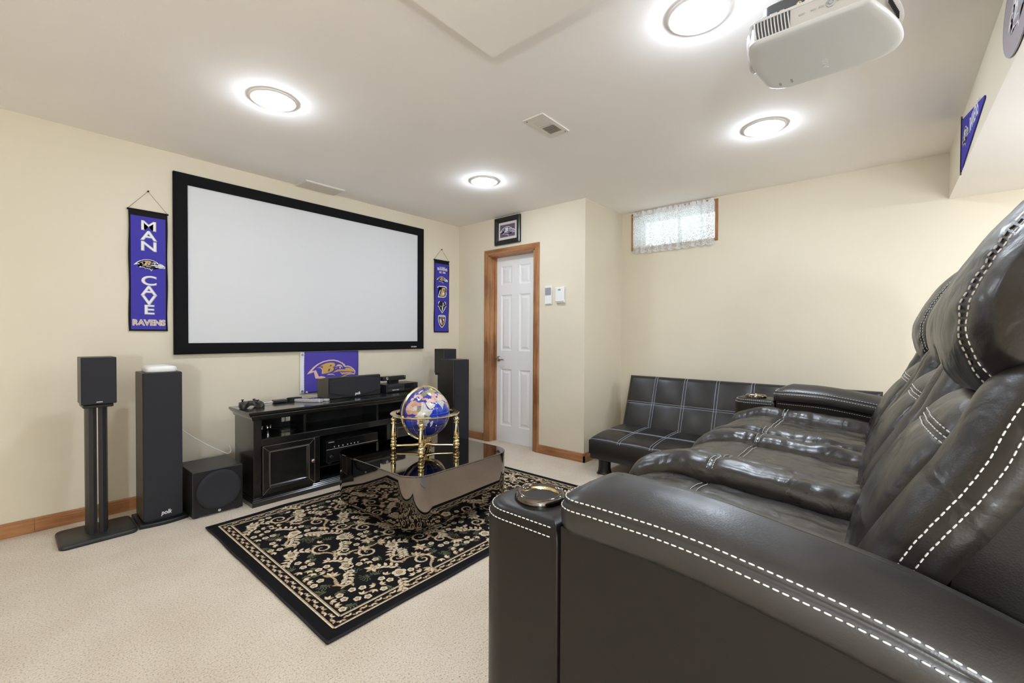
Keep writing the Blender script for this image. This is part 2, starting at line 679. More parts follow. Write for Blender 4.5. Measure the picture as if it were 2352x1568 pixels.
# soffit above the seating and the bulkhead in the ceiling
bm = bm_new()
box(bm, XL, XC, YR, YS, ZS, ZC)
for f in bm.faces:
    f.material_index = 1 if f.normal.z < -0.5 else 0
bm.normal_update()
for f in bm.faces:
    f.material_index = 1 if f.normal.z < -0.5 else 0
struct(obj('ceiling_soffit', bm, ['wall_paint', 'ceiling_paint']))
BZ = 2.40
_s = (BZ - CAM_Z) / (ZC - CAM_Z)
bm = bm_new()
box(bm, XL, 1.469 * _s, YS, 1.377 * _s, BZ, ZC)
struct(obj('ceiling_bulkhead', bm, 'ceiling_paint'))

# baseboards: eased top edge with a small step


def baseboard(name, axis, a0, a1, face, sign, m, h=0.084):
    t = 0.013
    prof = [(0, 0), (t, 0), (t, h - 0.022), (t * 0.75, h - 0.017), (t * 0.75, h - 0.008), (t * 0.35, h), (0, h)]
    poly = [(face + sign * p, z) for p, z in prof]
    bm = bm_new()
    prism(bm, poly, axis, a0, a1)
    return struct(obj(name, bm, m))


baseboard('baseboard_front', 'x', XL, 0.119, YA, -1, 'oak_x')
baseboard('baseboard_front', 'x', 0.1205, XB - 0.013, YA, -1, 'oak_x')
baseboard('baseboard_side', 'y', YE - 0.013, DY0 - 0.058, XB, -1, 'oak_y')
baseboard('baseboard_side', 'y', DY1 + 0.077, YA - 0.013, XB, -1, 'oak_y')
baseboard('baseboard_return', 'x', XB - 0.013, XC, YE, -1, 'oak_x')
baseboard('baseboard_right', 'y', -0.9, YE - 0.013, XC, -1, 'oak_y')

# ------------------------------------------------------------------ door
door = struct(bpy.data.objects.new('door_1', None))
COL.objects.link(door)
DX = XB + 0.105
bm = bm_new()
leaf_y0, leaf_y1, leaf_z0, leaf_z1 = DY0 + 0.012, DY1 - 0.012, 0.001, DZ - 0.016
cols = [(2.820, 2.976), (3.078, 3.236)]
rows = [(0.180, 0.806), (1.008, 1.620), (1.726, 1.934)]
ys = sorted([leaf_y0, leaf_y1] + [v for c in cols for v in c])
zs = sorted([leaf_z0, leaf_z1] + [v for r in rows for v in r])
for i in range(len(ys) - 1):
    for j in range(len(zs) - 1):
        if (ys[i], ys[i + 1]) in cols and (zs[j], zs[j + 1]) in rows:
            continue
        q = [bm.verts.new((DX, y, z)) for y, z in ((ys[i], zs[j]), (ys[i + 1], zs[j]), (ys[i + 1], zs[j + 1]), (ys[i], zs[j + 1]))]
        bm.faces.new(q)
bmesh.ops.remove_doubles(bm, verts=bm.verts[:], dist=1e-5)
box(bm, DX + 0.012, DX + 0.035, leaf_y0, leaf_y1, leaf_z0, leaf_z1)
obj('door_leaf', bm, 'door_paint', door)
for (a, b) in cols:
    for (c, d) in rows:
        bm = bm_new()
        rings = []
        for ins, dep in ((0, 0.0), (0.006, 0.004), (0.014, 0.009), (0.026, 0.009), (0.046, 0.002), (0.05, 0.002)):
            rings.append([(DX + dep, a + ins, c + ins), (DX + dep, b - ins, c + ins), (DX + dep, b - ins, d - ins), (DX + dep, a + ins, d - ins)])
        loft(bm, rings, False, True)
        obj('door_panel', bm, 'door_paint', door)
# jambs and casing
for nm, y0, y1 in (('door_jamb', DY0, DY0 + 0.014), ('door_jamb', DY1 - 0.014, DY1)):
    bm = bm_new()
    box(bm, XB - 0.002, XB + 0.14, y0, y1, 0, DZ)
    obj(nm, bm, 'oak_z', door)
bm = bm_new()
box(bm, XB - 0.002, XB + 0.14, DY0, DY1, DZ - 0.014, DZ)
obj('door_jamb', bm, 'oak_y', door)
for y0, y1 in ((DY0 + 0.014, DY0 + 0.026), (DY1 - 0.026, DY1 - 0.014)):
    bm = bm_new()
    box(bm, DX - 0.030, DX - 0.001, y0, y1, 0, DZ - 0.014)
    obj('door_stop', bm, 'oak_z', door)


def casing_prof(w):
    return [(0, 0), (0, 0.011), (w * 0.12, 0.016), (w * 0.35, 0.017), (w * 0.62, 0.011), (w * 0.8, 0.010), (w, 0.006), (w, 0)]


CW = 0.060
ztop = 2.108
for yy, sg in ((DY0 - 0.004, -1), (DY1 + 0.004, 1)):
    pr = casing_prof(CW)
    lo = [(XB - h, yy + sg * (CW - p), 0.0) for p, h in pr]
    hi = [(XB - h, yy + sg * (CW - p), ztop - p) for p, h in pr]
    bm = bm_new()
    loft(bm, [lo, hi])
    obj('door_casing', bm, 'oak_z', door)
pr = casing_prof(CW)
a = [(XB - h, DY0 - 0.004 - (CW - p), ztop - p) for p, h in pr]
b = [(XB - h, DY1 + 0.004 + (CW - p), ztop - p) for p, h in pr]
bm = bm_new()
loft(bm, [a, b])
obj('door_casing', bm, 'oak_y', door)
# lever handle
HY, HZ = 3.262, 0.915
bm = bm_new()
lathe(bm, [(0.030, 0.0), (0.031, -0.004), (0.027, -0.011), (0.014, -0.015), (0.013, -0.045), (0.012, -0.052)], origin=(DX, HY, HZ), axis='x', n=20)
hd = obj('door_handle', bm, 'nickel', door, 60)
bm = bm_new()
pts = catmull([(DX - 0.048, HY + 0.006, HZ), (DX - 0.052, HY - 0.03, HZ + 0.004), (DX - 0.05, HY - 0.07, HZ - 0.006), (DX - 0.046, HY - 0.10, HZ - 0.004), (DX - 0.046, HY - 0.112, HZ - 0.014)], 14)
tube(bm, pts, 0.0075, 10)
obj('lever', bm, 'nickel', hd, 60)
for hz in (0.25, 1.05, 1.85):
    bm = bm_new()
    lathe(bm, [(0.006, hz - 0.045), (0.006, hz + 0.045)], DX - 0.004, DY0 + 0.018, 10)
    obj('hinge', bm, 'nickel', door, 60)

# ------------------------------------------------------------------ window and lace curtain
win = struct(bpy.data.objects.new('window_1', None))
COL.objects.link(win)
fw = 0.028
for nm, y0, y1, z0, z1, m in (('window_frame', WY0, WY0 + fw, WZ0, WZ1, 'oak_z'), ('window_frame', WY1 - fw, WY1, WZ0, WZ1, 'oak_z'),
                              ('window_frame', WY0 + fw, WY1 - fw, WZ0, WZ0 + fw, 'oak_y'), ('window_frame', WY0 + fw, WY1 - fw, WZ1 - fw, WZ1, 'oak_y')):
    bm = bm_new()
    box(bm, XC - 0.008, XC + 0.05, y0, y1, z0, z1, 0.003, 1)
    obj(nm, bm, m, win)
bm = bm_new()
a, b, c, d = WY0 + fw, WY1 - fw, WZ0 + fw, WZ1 - fw
for q in (((XC + .05, a, c), (XC + .24, a, c), (XC + .24, a, d), (XC + .05, a, d)), ((XC + .05, b, c), (XC + .24, b, c), (XC + .24, b, d), (XC + .05, b, d)),
          ((XC + .05, a, c), (XC + .24, a, c), (XC + .24, b, c), (XC + .05, b, c)), ((XC + .05, a, d), (XC + .24, a, d), (XC + .24, b, d), (XC + .05, b, d))):
    bm.faces.new([bm.verts.new(v) for v in q])
obj('window_liner', bm, 'well_white', win)
for (y0, y1, z0, z1) in ((a, a + .03, c, d), (b - .03, b, c, d), (a, b, c, c + .03), (a, b, d - .03, d), ((a + b) / 2 - .014, (a + b) / 2 + .014, c, d)):
    bm = bm_new()
    box(bm, XC + 0.20, XC + 0.235, y0, y1, z0, z1)
    obj('sash_bar', bm, 'white_plastic', win)
bm = bm_new()
box(bm, XC + 0.214, XC + 0.219, a + .02, b - .02, c + .02, d - .02)
obj('pane', bm, 'window_glass', win)

cur = thing('lace_curtain', 'white lace valance with scalloped hem hanging over the small high window', 'curtain', (XC - 0.03, 1.58, 2.40))
bm = bm_new()
ny, nz = 220, 26
cy0, cy1 = 1.188, 1.972


def cur_x(y, t):
    g = noise.noise(Vector((y * 9, 3.1, 0))) * 1.6
    return XC - 0.030 - 0.012 * math.sin(y * 95 + g * 3) * (0.45 + 0.55 * t) - 0.008 * math.sin(y * 41 + 1.0 + g)


def hem(y):
    k = (y - cy0) / (cy1 - cy0) * 11
    u = k - math.floor(k)
    return 2.038 - 0.028 * math.sqrt(max(0, 1 - (2 * u - 1) ** 2)) + 0.010 * noise.noise(Vector((y * 7, 0, 5)))


grid = []
for j in range(nz + 1):
    t = j / nz
    row = []
    for i in range(ny + 1):
        y = cy0 + (cy1 - cy0) * i / ny
        z = 2.392 + (hem(y) - 2.392) * t
        row.append(bm.verts.new((cur_x(y, t), y, z)))
    grid.append(row)
for j in range(nz):
    for i in range(ny):
        bm.faces.new((grid[j][i], grid[j][i + 1], grid[j + 1][i + 1], grid[j + 1][i]))
obj('lace_panel', bm, 'lace', cur, 180)
bm = bm_new()
rows_ = []
for j in range(5):
    t = j / 4
    rows_.append([bm.verts.new((cur_x(cy0 + (cy1 - cy0) * i / ny, 0) - 0.004 * math.sin(i * 1.1) * t, cy0 + (cy1 - cy0) * i / ny,
                                2.386 + (0.020 + 0.030 * abs(math.sin(i * 0.21 + 1.6 * noise.noise(Vector((i * .07, 0, 0))))) ** 0.6) * t)) for i in range(ny + 1)])
for j in range(4):
    for i in range(ny):
        bm.faces.new((rows_[j][i], rows_[j][i + 1], rows_[j + 1][i + 1], rows_[j + 1][i]))
obj('ruffle', bm, 'white_cloth', cur, 180)
bm = bm_new()
tube(bm, [(cur_x(cy0 + (cy1 - cy0) * i / 330, 1) - 0.001, cy0 + (cy1 - cy0) * i / 330, hem(cy0 + (cy1 - cy0) * i / 330)) for i in range(331)], 0.0028, 5)
obj('hem', bm, 'white_cloth', cur, 180)
bm = bm_new()
tube(bm, [(XC - 0.028, cy0 - 0.006, 2.392), (XC - 0.028, cy1 + 0.006, 2.392)], 0.005, 8)
obj('rod', bm, 'white_plastic', cur, 180)

# ------------------------------------------------------------------ lamps


def can_light(x, y, z, label):
    t = thing('ceiling_light', label, 'light', (x, y, z), 'recessed ceiling lights')
    bm = bm_new()
    lathe(bm, [(0.117, z), (0.117, z - 0.004), (0.108, z - 0.009), (0.096, z - 0.007), (0.090, z - 0.002)], x, y, 40)
    obj('trim_ring', bm, 'lamp_trim', t, 50)
    bm = bm_new()
    pr = [(0.084 * math.cos(a), z - 0.004 - 0.038 * math.sin(a)) for a in [i * PI / 2 / 7 for i in range(7)]] + [(0.004, z - 0.042)]
    lathe(bm, pr, x, y, 32)
    obj('lamp_dome', bm, 'lamp_dome', t, 180)
    return t


can_light(0.966, 2.529, ZC, 'round ceiling light nearest the top left corner of the projection screen')
can_light(2.591, 2.521, ZC, 'round ceiling light nearest the white six-panel door')
can_light(3.010, 0.569, ZC, 'round ceiling light between the projector and the window wall')
can_light(1.792, 0.574, ZC, 'large round ceiling light beside the projector at the top edge')
for (x, y, z, lab) in ((2.1, -1.15, ZS, 'added round ceiling light for fill, unseen behind the sofa'), (3.4, -1.15, ZS, 'added round ceiling light for fill, unseen in the corner behind the sofa')):
    can_light(x, y, z, lab)  # added lights, out of view, to raise the overall brightness



def fill_lamp(x, y, h, strength, label):  # added globe on a stand, out of view, to brighten ceiling and walls
    t = thing('fill_floor_lamp', label, 'lamp', (x, y, 0), 'added fill lamps in the unseen rear half of the room')
    bm = bm_new()
    lathe(bm, [(0.15, 0.0), (0.15, 0.012), (0.13, 0.022), (0.03, 0.030)], x, y, 32)
    obj('base', bm, 'black_satin', t, 50)
    bm = bm_new()
    lathe(bm, [(0.012, 0.025), (0.012, h - 0.14)], x, y, 12)
    obj('pole', bm, 'black_satin', t, 60)
    bm = bm_new()
    lathe(bm, [(max(0.004, 0.15 * math.sin(a)), h - 0.15 * math.cos(a)) for a in [PI * i / 16 for i in range(17)]], x, y, 28)
    nm = 'fill_globe_shade_%d' % int(strength * 10)
    mat(nm, (1, 1, 1), 0.5, emit=LAMP_COL, estr=strength)
    obj('fill_globe_shade', bm, nm, t, 180)


fill_lamp(-1.5, -1.1, 1.2, FILL_GLOBE, 'added white globe fill lamp, unseen behind the camera')
fill_lamp(2.7, -1.2, 1.6, FILL_GLOBE * 0.16, 'added white globe fill lamp, unseen behind the sofa')

# ------------------------------------------------------------------ projection screen
scr = thing('projection_screen', 'wide white projection screen in a flat black velvet frame on the screen wall', 'screen', (1.87, YA - 0.02, 1.65))
sx0, sx1, sz0, sz1 = 0.787, 2.9626, 1.0288, 2.3133
fy0, fy1 = YA - 0.036, YA - 0.002
fwid = 0.080
for nm, poly in (('frame_rail', [(sx0, sz1), (sx1, sz1), (sx1 - fwid, sz1 - fwid), (sx0 + fwid, sz1 - fwid)]),
                 ('frame_rail', [(sx0, sz0), (sx1, sz0), (sx1 - fwid, sz0 + fwid), (sx0 + fwid, sz0 + fwid)]),
                 ('frame_rail', [(sx0, sz0), (sx0, sz1), (sx0 + fwid, sz1 - fwid), (sx0 + fwid, sz0 + fwid)]),
                 ('frame_rail', [(sx1, sz0), (sx1, sz1), (sx1 - fwid, sz1 - fwid), (sx1 - fwid, sz0 + fwid)])):
    bm = bm_new()
    cx_, cz_ = sum(p[0] for p in poly) / 4, sum(p[1] for p in poly) / 4
    outer = [(p[0], fy1, p[1]) for p in poly]
    mid = [(p[0], fy0 + 0.008, p[1]) for p in poly]

    def ins(p, k):
        ox = 0.008 * (1 if p[0] in (sx0,) else -1 if p[0] in (sx1,) else 0)
        oz = 0.008 * (1 if p[1] in (sz0,) else -1 if p[1] in (sz1,) else 0)
        return (p[0] + ox, fy0, p[1] + oz)
    loft(bm, [outer, mid, [ins(p, 0) for p in poly]])
    obj(nm, bm, 'velvet_black', scr)
bm = bm_new()
box(bm, sx0 + fwid - 0.003, sx1 - fwid + 0.003, fy0 + 0.012, fy0 + 0.018, sz0 + fwid - 0.003, sz1 - fwid + 0.003)
obj('screen_surface', bm, 'screen_fabric', scr)
M = plane_matrix((sx1 - 0.135, fy0 - 0.0005, sz0 + 0.022), (1, 0, 0), (0, 0, 1))
text_mesh('ELITE SCREENS', 0.017, M, 'badge', 'print_white', scr, sx=0.62, offset=0.0003)

# ------------------------------------------------------------------ logo polygons (a bird's head crest, traced in one flat plane)
BIRD_OUT = [(185, 810), (260, 720), (380, 590), (520, 490), (700, 412), (880, 378), (1050, 378), (1200, 412), (1320, 475), (1362, 480), (1385, 530), (1440, 545), (1452, 598), (1560, 598),
            (1670, 640), (1775, 722), (1828, 800), (1822, 872), (1785, 910), (1690, 895), (1560, 905), (1400, 912), (1300, 935), (1200, 985), (1130, 1070), (1085, 1150), (1055, 1050),
            (965, 1000), (900, 1010), (870, 975), (770, 1015), (740, 955), (690, 940), (640, 928), (450, 955), (540, 850), (556, 790), (515, 752), (400, 748)]
BIRD_IN = [(340, 715), (440, 605), (560, 512), (720, 445), (890, 414), (1050, 414), (1190, 450), (1300, 508), (1350, 545), (1400, 610), (1440, 640), (1550, 635), (1650, 674), (1740, 745), (1790, 812), (1785, 865),
           (1690, 862), (1560, 872), (1400, 880), (1290, 900), (1180, 955), (1090, 1060), (1070, 1010), (980, 965), (905, 975), (880, 938), (790, 970), (765, 925), (640, 885), (560, 900), (600, 840), (615, 740), (560, 690), (470, 690)]
BEAK_UP = [(1160, 715), (1330, 705), (1460, 720), (1440, 690), (1500, 668), (1580, 668), (1680, 705), (1745, 765), (1780, 825), (1700, 802), (1560, 788), (1400, 780), (1250, 765), (1110, 785), (1000, 812), (1080, 760)]
BEAK_LO = [(1250, 775), (1330, 815), (1480, 812), (1640, 815), (1740, 830), (1620, 860), (1460, 872), (1330, 882), (1300, 835)]
B_SHAPE = [(570, 585), (680, 520), (800, 482), (930, 466), (1050, 480), (1095, 530), (1080, 590), (1015, 625), (1055, 660), (1045, 715), (960, 770), (860, 800), (680, 828), (730, 710), (790, 600), (810, 562), (700, 570)]
B_HOLE1 = [(930, 545), (975, 548), (980, 570), (945, 590), (905, 592)]
B_HOLE2 = [(880, 665), (925, 665), (925, 705), (895, 745), (845, 755)]
BROW = [(1085, 625), (1130, 590), (1230, 575), (1180, 545), (1270, 545), (1340, 590), (1360, 670), (1320, 625), (1260, 600), (1150, 605)]
EYE = [(1230, 640), (1270, 615), (1300, 640), (1290, 675), (1245, 680)]
CHEEK = [(1090, 690), (1120, 655), (1190, 645), (1130, 670)]
WING = [(480, 625), (580, 602), (660, 630), (695, 700), (690, 790), (650, 830), (665, 760), (660, 690), (620, 640), (560, 622)]
JAW = [(810, 865), (880, 830), (1000, 835), (1070, 870), (1095, 895), (1000, 865), (900, 862)]


def bird(name, parent, M, width, mats, z=0.0004, dz=0.0003, fine=0):
    """mats: outline, fill, letter, beak, line. One joined flat emblem."""
    k = width / 1640.0

    def c(pts):
        return [((x - 1005) * k, -(y - 720) * k) for x, y in pts]
    bm = bm_new()
    flat_poly(bm, M, c(BIRD_OUT), 0, z, 0)
    flat_poly(bm, M, c(BIRD_IN), 0, z + dz, 1)
    for p in (WING, JAW, BROW, CHEEK, EYE):
        flat_poly(bm, M, c(p), 0, z + 2 * dz, 4)
    flat_poly(bm, M, c(B_SHAPE), 0, z + 2 * dz, 2)
    flat_poly(bm, M, c(BEAK_UP), 0, z + 2 * dz, 3)
    flat_poly(bm, M, c(BEAK_LO), 0, z + 2 * dz, 3)
    for p in (B_HOLE1, B_HOLE2):
        flat_poly(bm, M, c(p), 0, z + 3 * dz, 1)
    if fine:
        for _ in range(6):
            es = [e for e in bm.edges if e.calc_length() > fine]
            if not es:
                break
            bmesh.ops.subdivide_edges(bm, edges=es, cuts=1)
            bmesh.ops.triangulate(bm, faces=[f for f in bm.faces if len(f.verts) > 3])
    return stuff(obj(name, bm, mats, parent))


# ------------------------------------------------------------------ hanging banners


def banner(name, label, x0, x1, z0, z1, nail, bottom_wave=0.004):
    t = thing(name, label, 'banner', ((x0 + x1) / 2, YA - 0.012, z0))
    yb = YA - 0.012
    bm = bm_new()
    n = 14
    fr, bk = [], []
    for i in range(n + 1):
        v = i / n
        z = z1 + (z0 - z1) * v
        dy = -0.004 * math.sin(v * 5) - 0.006 * max(0, v - 0.9) * 6
        fr.append((z, yb + dy))
    for k, (off, s) in enumerate(((0.0, 0.0), (0.002, 0.0))):
        pass
    ringsA = [[(x0 + 0.002 * math.sin(j * .9), y, z), (x1 + 0.002 * math.sin(j * .9), y, z), (x1 + 0.002 * math.sin(j * .9), y + 0.0025, z), (x0 + 0.002 * math.sin(j * .9), y + 0.0025, z)] for j, (z, y) in enumerate(fr)]
    loft(bm, ringsA)
    obj('backing', bm, 'cloth_black', t)
    bm = bm_new()
    e = 0.011
    zt = z1 - 0.042
    zz = [z1 - 0.042 + (z0 + e - z1 + 0.042) * i / n for i in range(n + 1)]

    def yat(z):
        v = (z1 - z) / (z1 - z0)
        return yb - 0.004 * math.sin(v * 5) - 0.006 * max(0, v - 0.9) * 6
    loft(bm, [[(x0 + e, yat(z) - 0.0014, z), (x1 - e, yat(z) - 0.0014, z), (x1 - e, yat(z) + 0.0005, z), (x0 + e, yat(z) + 0.0005, z)] for z in zz])
    obj('field', bm, 'purple_cloth', t)
    bm = bm_new()
    lathe(bm, [(0.006, x0 - 0.006), (0.006, x1 + 0.006)], origin=(0, yb + 0.001, z1 - 0.004), axis='x', n=10)
    obj('dowel', bm, 'cloth_black', t, 60)
    bm = bm_new()
    tube(bm, [(x0, yb, z1), (nail[0], yb + 0.002, nail[1]), (x1, yb, z1)], 0.0013, 5)
    obj('cord', bm, 'cord_brown', t)
    bm = bm_new()
    lathe(bm, [(0.003, YA - 0.001), (0.003, YA - 0.016), (0.006, YA - 0.017), (0.006, YA - 0.020)], origin=(nail[0], 0, nail[1]), axis='y', n=10)
    obj('nail', bm, 'dark_slot', t)
    return t, yat


bn, yat = banner('hanging_banner', 'wide purple cloth banner with white MAN CAVE lettering left of the screen', 0.549, 0.755, 1.193, 2.005, (0.652, 2.136))
bcx = 0.6535


def on_banner(cx, z, yat_, slack=0.0032):
    return plane_matrix((cx, yat_(z) - slack, z), (1, 0, 0), (0, 0, 1))


H = 2.005 - 1.193
zpix = lambda f: 2.005 - f * H       # fraction of banner height from its top
for ch, fz, w in (('M', 0.130, 1.30), ('A', 0.212, 1.35), ('N', 0.300, 1.36), ('C', 0.585, 1.38), ('A', 0.668, 1.35), ('V', 0.748, 1.36), ('E', 0.826, 1.35)):
    z = zpix(fz)
    M = on_banner(bcx, z, yat, 0.0022)
    text_mesh(ch, 0.088, M, 'letter', 'print_grey', bn, ext=0.0006, offset=0.0030, sx=w)
    M = on_banner(bcx - 0.001, z + 0.001, yat, 0.0032)
    text_mesh(ch, 0.088, M, 'letter', 'print_white', bn, ext=0.0006, offset=0.0004, sx=w)
M = on_banner(bcx, zpix(0.932), yat, 0.0024)
text_mesh('RAVENS', 0.052, M, 'lettering', 'print_white', bn, offset=0.003, sx=0.93)
M = on_banner(bcx, zpix(0.932), yat, 0.0032)
text_mesh('RAVENS', 0.052, M, 'lettering', 'print_tan', bn, offset=0.0006, sx=0.93)
bird('emblem', bn, on_banner(bcx + 0.003, zpix(0.447), yat, 0.0024), 0.168, ['print_white', 'print_black', 'print_tan', 'print_white', 'print_white'])

bn2, yat2 = banner('hanging_banner', 'narrow purple cloth banner with four stacked team crests right of the screen', 3.120, 3.334, 1.206, 2.017, (3.224, 2.137))
c2 = 3.232
zp2 = lambda f: 2.017 - f * 0.811
M = on_banner(c2, zp2(0.100), yat2, 0.003)
text_mesh('BALTIMORE', 0.016, M, 'lettering', 'print_white', bn2, sx=1.0)
M = on_banner(c2, zp2(0.128), yat2, 0.003)
text_mesh('RAVENS', 0.042, M, 'lettering', 'print_white', bn2, offset=0.001, sx=0.95)
M = on_banner(c2, zp2(0.172), yat2, 0.003)
text_mesh('EST. 1996', 0.028, M, 'lettering', 'print_white', bn2, offset=0.0006, sx=0.8)
bird('emblem', bn2, on_banner(c2 - 0.002, zp2(0.27), yat2, 0.0022), 0.165, ['print_white', 'print_black', 'print_tan', 'print_white', 'print_white'])


def crest(name, parent, M, layers):
    bm = bm_new()
    mats = []
    for k, (m, pts) in enumerate(layers):
        if m not in mats:
            mats.append(m)
        flat_poly(bm, M, pts, 0, 0.0004 + 0.0003 * k, mats.index(m))
    return stuff(obj(name, bm, mats, parent))


def sc(pts, s, dx=0, dy=0):
    return [(x * s + dx, y * s + dy) for x, y in pts]


# winged letter B crest
WB_OUT = [(-1.0, 0.55), (-0.7, 0.78), (0.45, 0.85), (0.82, 0.70), (0.88, 0.35), (0.70, 0.08), (0.82, -0.25), (0.66, -0.70), (0.25, -0.85), (-0.85, -0.85), (-0.35, 0.42)]
WB_MID = [(-0.85, 0.58), (-0.6, 0.68), (0.42, 0.74), (0.72, 0.60), (0.76, 0.35), (0.56, 0.08), (0.70, -0.25), (0.56, -0.62), (0.22, -0.74), (-0.66, -0.74), (-0.22, 0.50)]
WB_GOLD = [(-0.05, 0.55), (0.40, 0.62), (0.60, 0.50), (0.62, 0.30), (0.42, 0.08), (0.56, -0.22), (0.44, -0.54), (0.18, -0.64), (-0.45, -0.64)]
WB_HOLE = [(0.20, 0.32), (0.38, 0.34), (0.36, 0.18), (0.14, 0.14)]
WB_HOLE2 = [(0.08, -0.14), (0.30, -0.14), (0.28, -0.40), (-0.02, -0.42)]
Mc = on_banner(c2, zp2(0.435), yat2, 0.0022)
s_ = 0.078
crest('crest', bn2, Mc, [('print_white', sc(WB_OUT, s_)), ('print_black', sc(WB_MID, s_ * 0.99)), ('print_tan', sc(WB_GOLD, s_)), ('print_black', sc(WB_HOLE, s_)), ('print_white', sc(WB_HOLE2, s_))])
# bird's face crest
FC_OUT = [(0, 0.82), (0.12, 1.0), (0.55, 0.92), (0.85, 0.55), (0.80, 0.05), (0.98, -0.05), (0.72, -0.25), (0.55, -0.65), (0.2, -1.0), (0, -1.3), (-0.2, -1.0), (-0.55, -0.65), (-0.72, -0.25), (-0.98, -0.05), (-0.80, 0.05), (-0.85, 0.55), (-0.55, 0.92), (-0.12, 1.0)]
FC_IN = sc(FC_OUT, 0.84)
FC_BK = [(0, 0.15), (0.2, -0.35), (0.1, -0.75), (0, -0.95), (-0.06, -0.7), (-0.02, -0.3)]
FC_E1 = [(-0.55, 0.05), (-0.2, -0.1), (-0.1, -0.2), (-0.35, -0.12)]
FC_E2 = [(0.58, 0.25), (0.22, -0.02), (0.12, -0.12), (0.42, 0.02)]
FC_G = [(0.1, 0.6), (0.4, 0.5), (0.3, 0.1), (0.12, 0.05)]
Mc = on_banner(c2, zp2(0.632), yat2, 0.0022)
s_ = 0.066
crest('crest', bn2, Mc, [('print_white', sc(FC_OUT, s_)), ('print_black', sc(FC_IN, s_)), ('print_grey', sc(FC_G, s_)), ('print_white', sc(FC_E1, s_)), ('print_white', sc(FC_E2, s_)), ('print_white', sc(FC_BK, s_))])
# shield crest
SH = [(-0.75, 0.85), (-0.3, 0.98), (0.3, 0.98), (0.75, 0.85), (0.78, 0.2), (0.55, -0.5), (0.25, -0.85), (0, -1.05), (-0.25, -0.85), (-0.55, -0.5), (-0.78, 0.2)]
Mc = on_banner(c2, zp2(0.845), yat2, 0.0022)
s_ = 0.072
crest('crest', bn2, Mc, [('print_white', sc(SH, s_)), ('print_black', sc(SH, s_ * 0.86)), ('print_tan', sc([(-0.5, 0.45), (0.5, 0.45), (0.5, 0.0), (0.3, -0.4), (0, -0.65), (-0.3, -0.4), (-0.5, 0.0)], s_)),
                          ('print_black', sc([(-0.12, 0.4), (0.1, 0.4), (0.32, 0.0), (0.1, -0.5), (0.02, 0.0)], s_)), ('print_white', sc([(-0.45, 0.30), (-0.15, 0.1), (-0.2, -0.35), (-0.38, -0.1)], s_)),
                          ('print_white', sc([(-0.5, 0.75), (0.5, 0.75), (0.5, 0.62), (-0.5, 0.62)], s_)), ('print_white', sc([(0.2, 0.35), (0.42, 0.3), (0.36, 0.05), (0.22, 0.12)], s_))])

# flag under the screen
fl = thing('wall_flag', 'purple flag with gold bird head emblem pinned below the screen', 'flag', (1.93, YA - 0.01, 0.66))
fx0, fx1, fz0, fz1 = 1.694, 2.204, 0.664, 1.024


def fy(x, z):
    return YA - 0.012 - 0.004 * math.sin((x - 1.6) * 9 + z * 6) - 0.0025 * math.sin(z * 17 + x * 5)


def sheet(x0, x1, z0, z1, nx, nz, f, th=0.0015):
    bm = bm_new()
    A = [[bm.verts.new((x0 + (x1 - x0) * i / nx, f(x0 + (x1 - x0) * i / nx, z0 + (z1 - z0) * j / nz), z0 + (z1 - z0) * j / nz)) for i in range(nx + 1)] for j in range(nz + 1)]
    B = [[bm.verts.new(v.co + Vector((0, th, 0))) for v in r] for r in A]
    for j in range(nz):
        for i in range(nx):
            bm.faces.new((A[j][i], A[j][i + 1], A[j + 1][i + 1], A[j + 1][i]))
            bm.faces.new((B[j][i], B[j + 1][i], B[j + 1][i + 1], B[j][i + 1]))
    for i in range(nx):
        bm.faces.new((A[0][i], B[0][i], B[0][i + 1], A[0][i + 1]))
        bm.faces.new((A[nz][i], A[nz][i + 1], B[nz][i + 1], B[nz][i]))
    for j in range(nz):
        bm.faces.new((A[j][0], A[j + 1][0], B[j + 1][0], B[j][0]))
        bm.faces.new((A[j][nx], B[j][nx], B[j + 1][nx], A[j + 1][nx]))
    return bm


obj('flag_cloth', sheet(fx0, fx1, fz0, fz1, 30, 22, fy), 'purple_flag', fl, 180)
obj('header_band', sheet(fx0 - 0.034, fx0 + 0.001, fz0, fz1, 4, 18, fy), 'white_cloth', fl, 180)
for z in (fz0 + 0.022, fz1 - 0.024):
    bm = bm_new()
    for k in range(1):
        lathe(bm, [(0.0045, -0.001), (0.0045, -0.003), (0.009, -0.003), (0.0095, 0.0), (0.0045, 0.0)], origin=(fx0 - 0.016, fy(fx0 - 0.016, z) - 0.001, z), axis='y', n=16, cap=False)
    obj('grommet', bm, 'bronze_knob', fl, 60)
Mf = plane_matrix((1.945, 0, 0.853), (1, 0, 0), (0, 0, 1))
eb = bird('emblem', fl, Mf, 0.455, ['print_pink', 'purple_flag', 'print_gold', 'print_gold', 'print_pink'], z=0.0008, dz=0.0008, fine=0.02)
for v in eb.data.vertices:
    v.co.y = fy(v.co.x, v.co.z) + v.co.y - 0.0006
bm = bm_new()
flat_poly(bm, plane_matrix((fx0 + 0.022, fy(fx0 + .022, fz0 + .014) - 0.0005, fz0 + 0.012), (1, 0, 0), (0, 0, 1)), [(-0.011, -0.006), (0.011, -0.008), (0.006, 0.003), (-0.002, 0.010)], 0, 0.001)
obj('flag_tag', bm, 'print_white', fl)

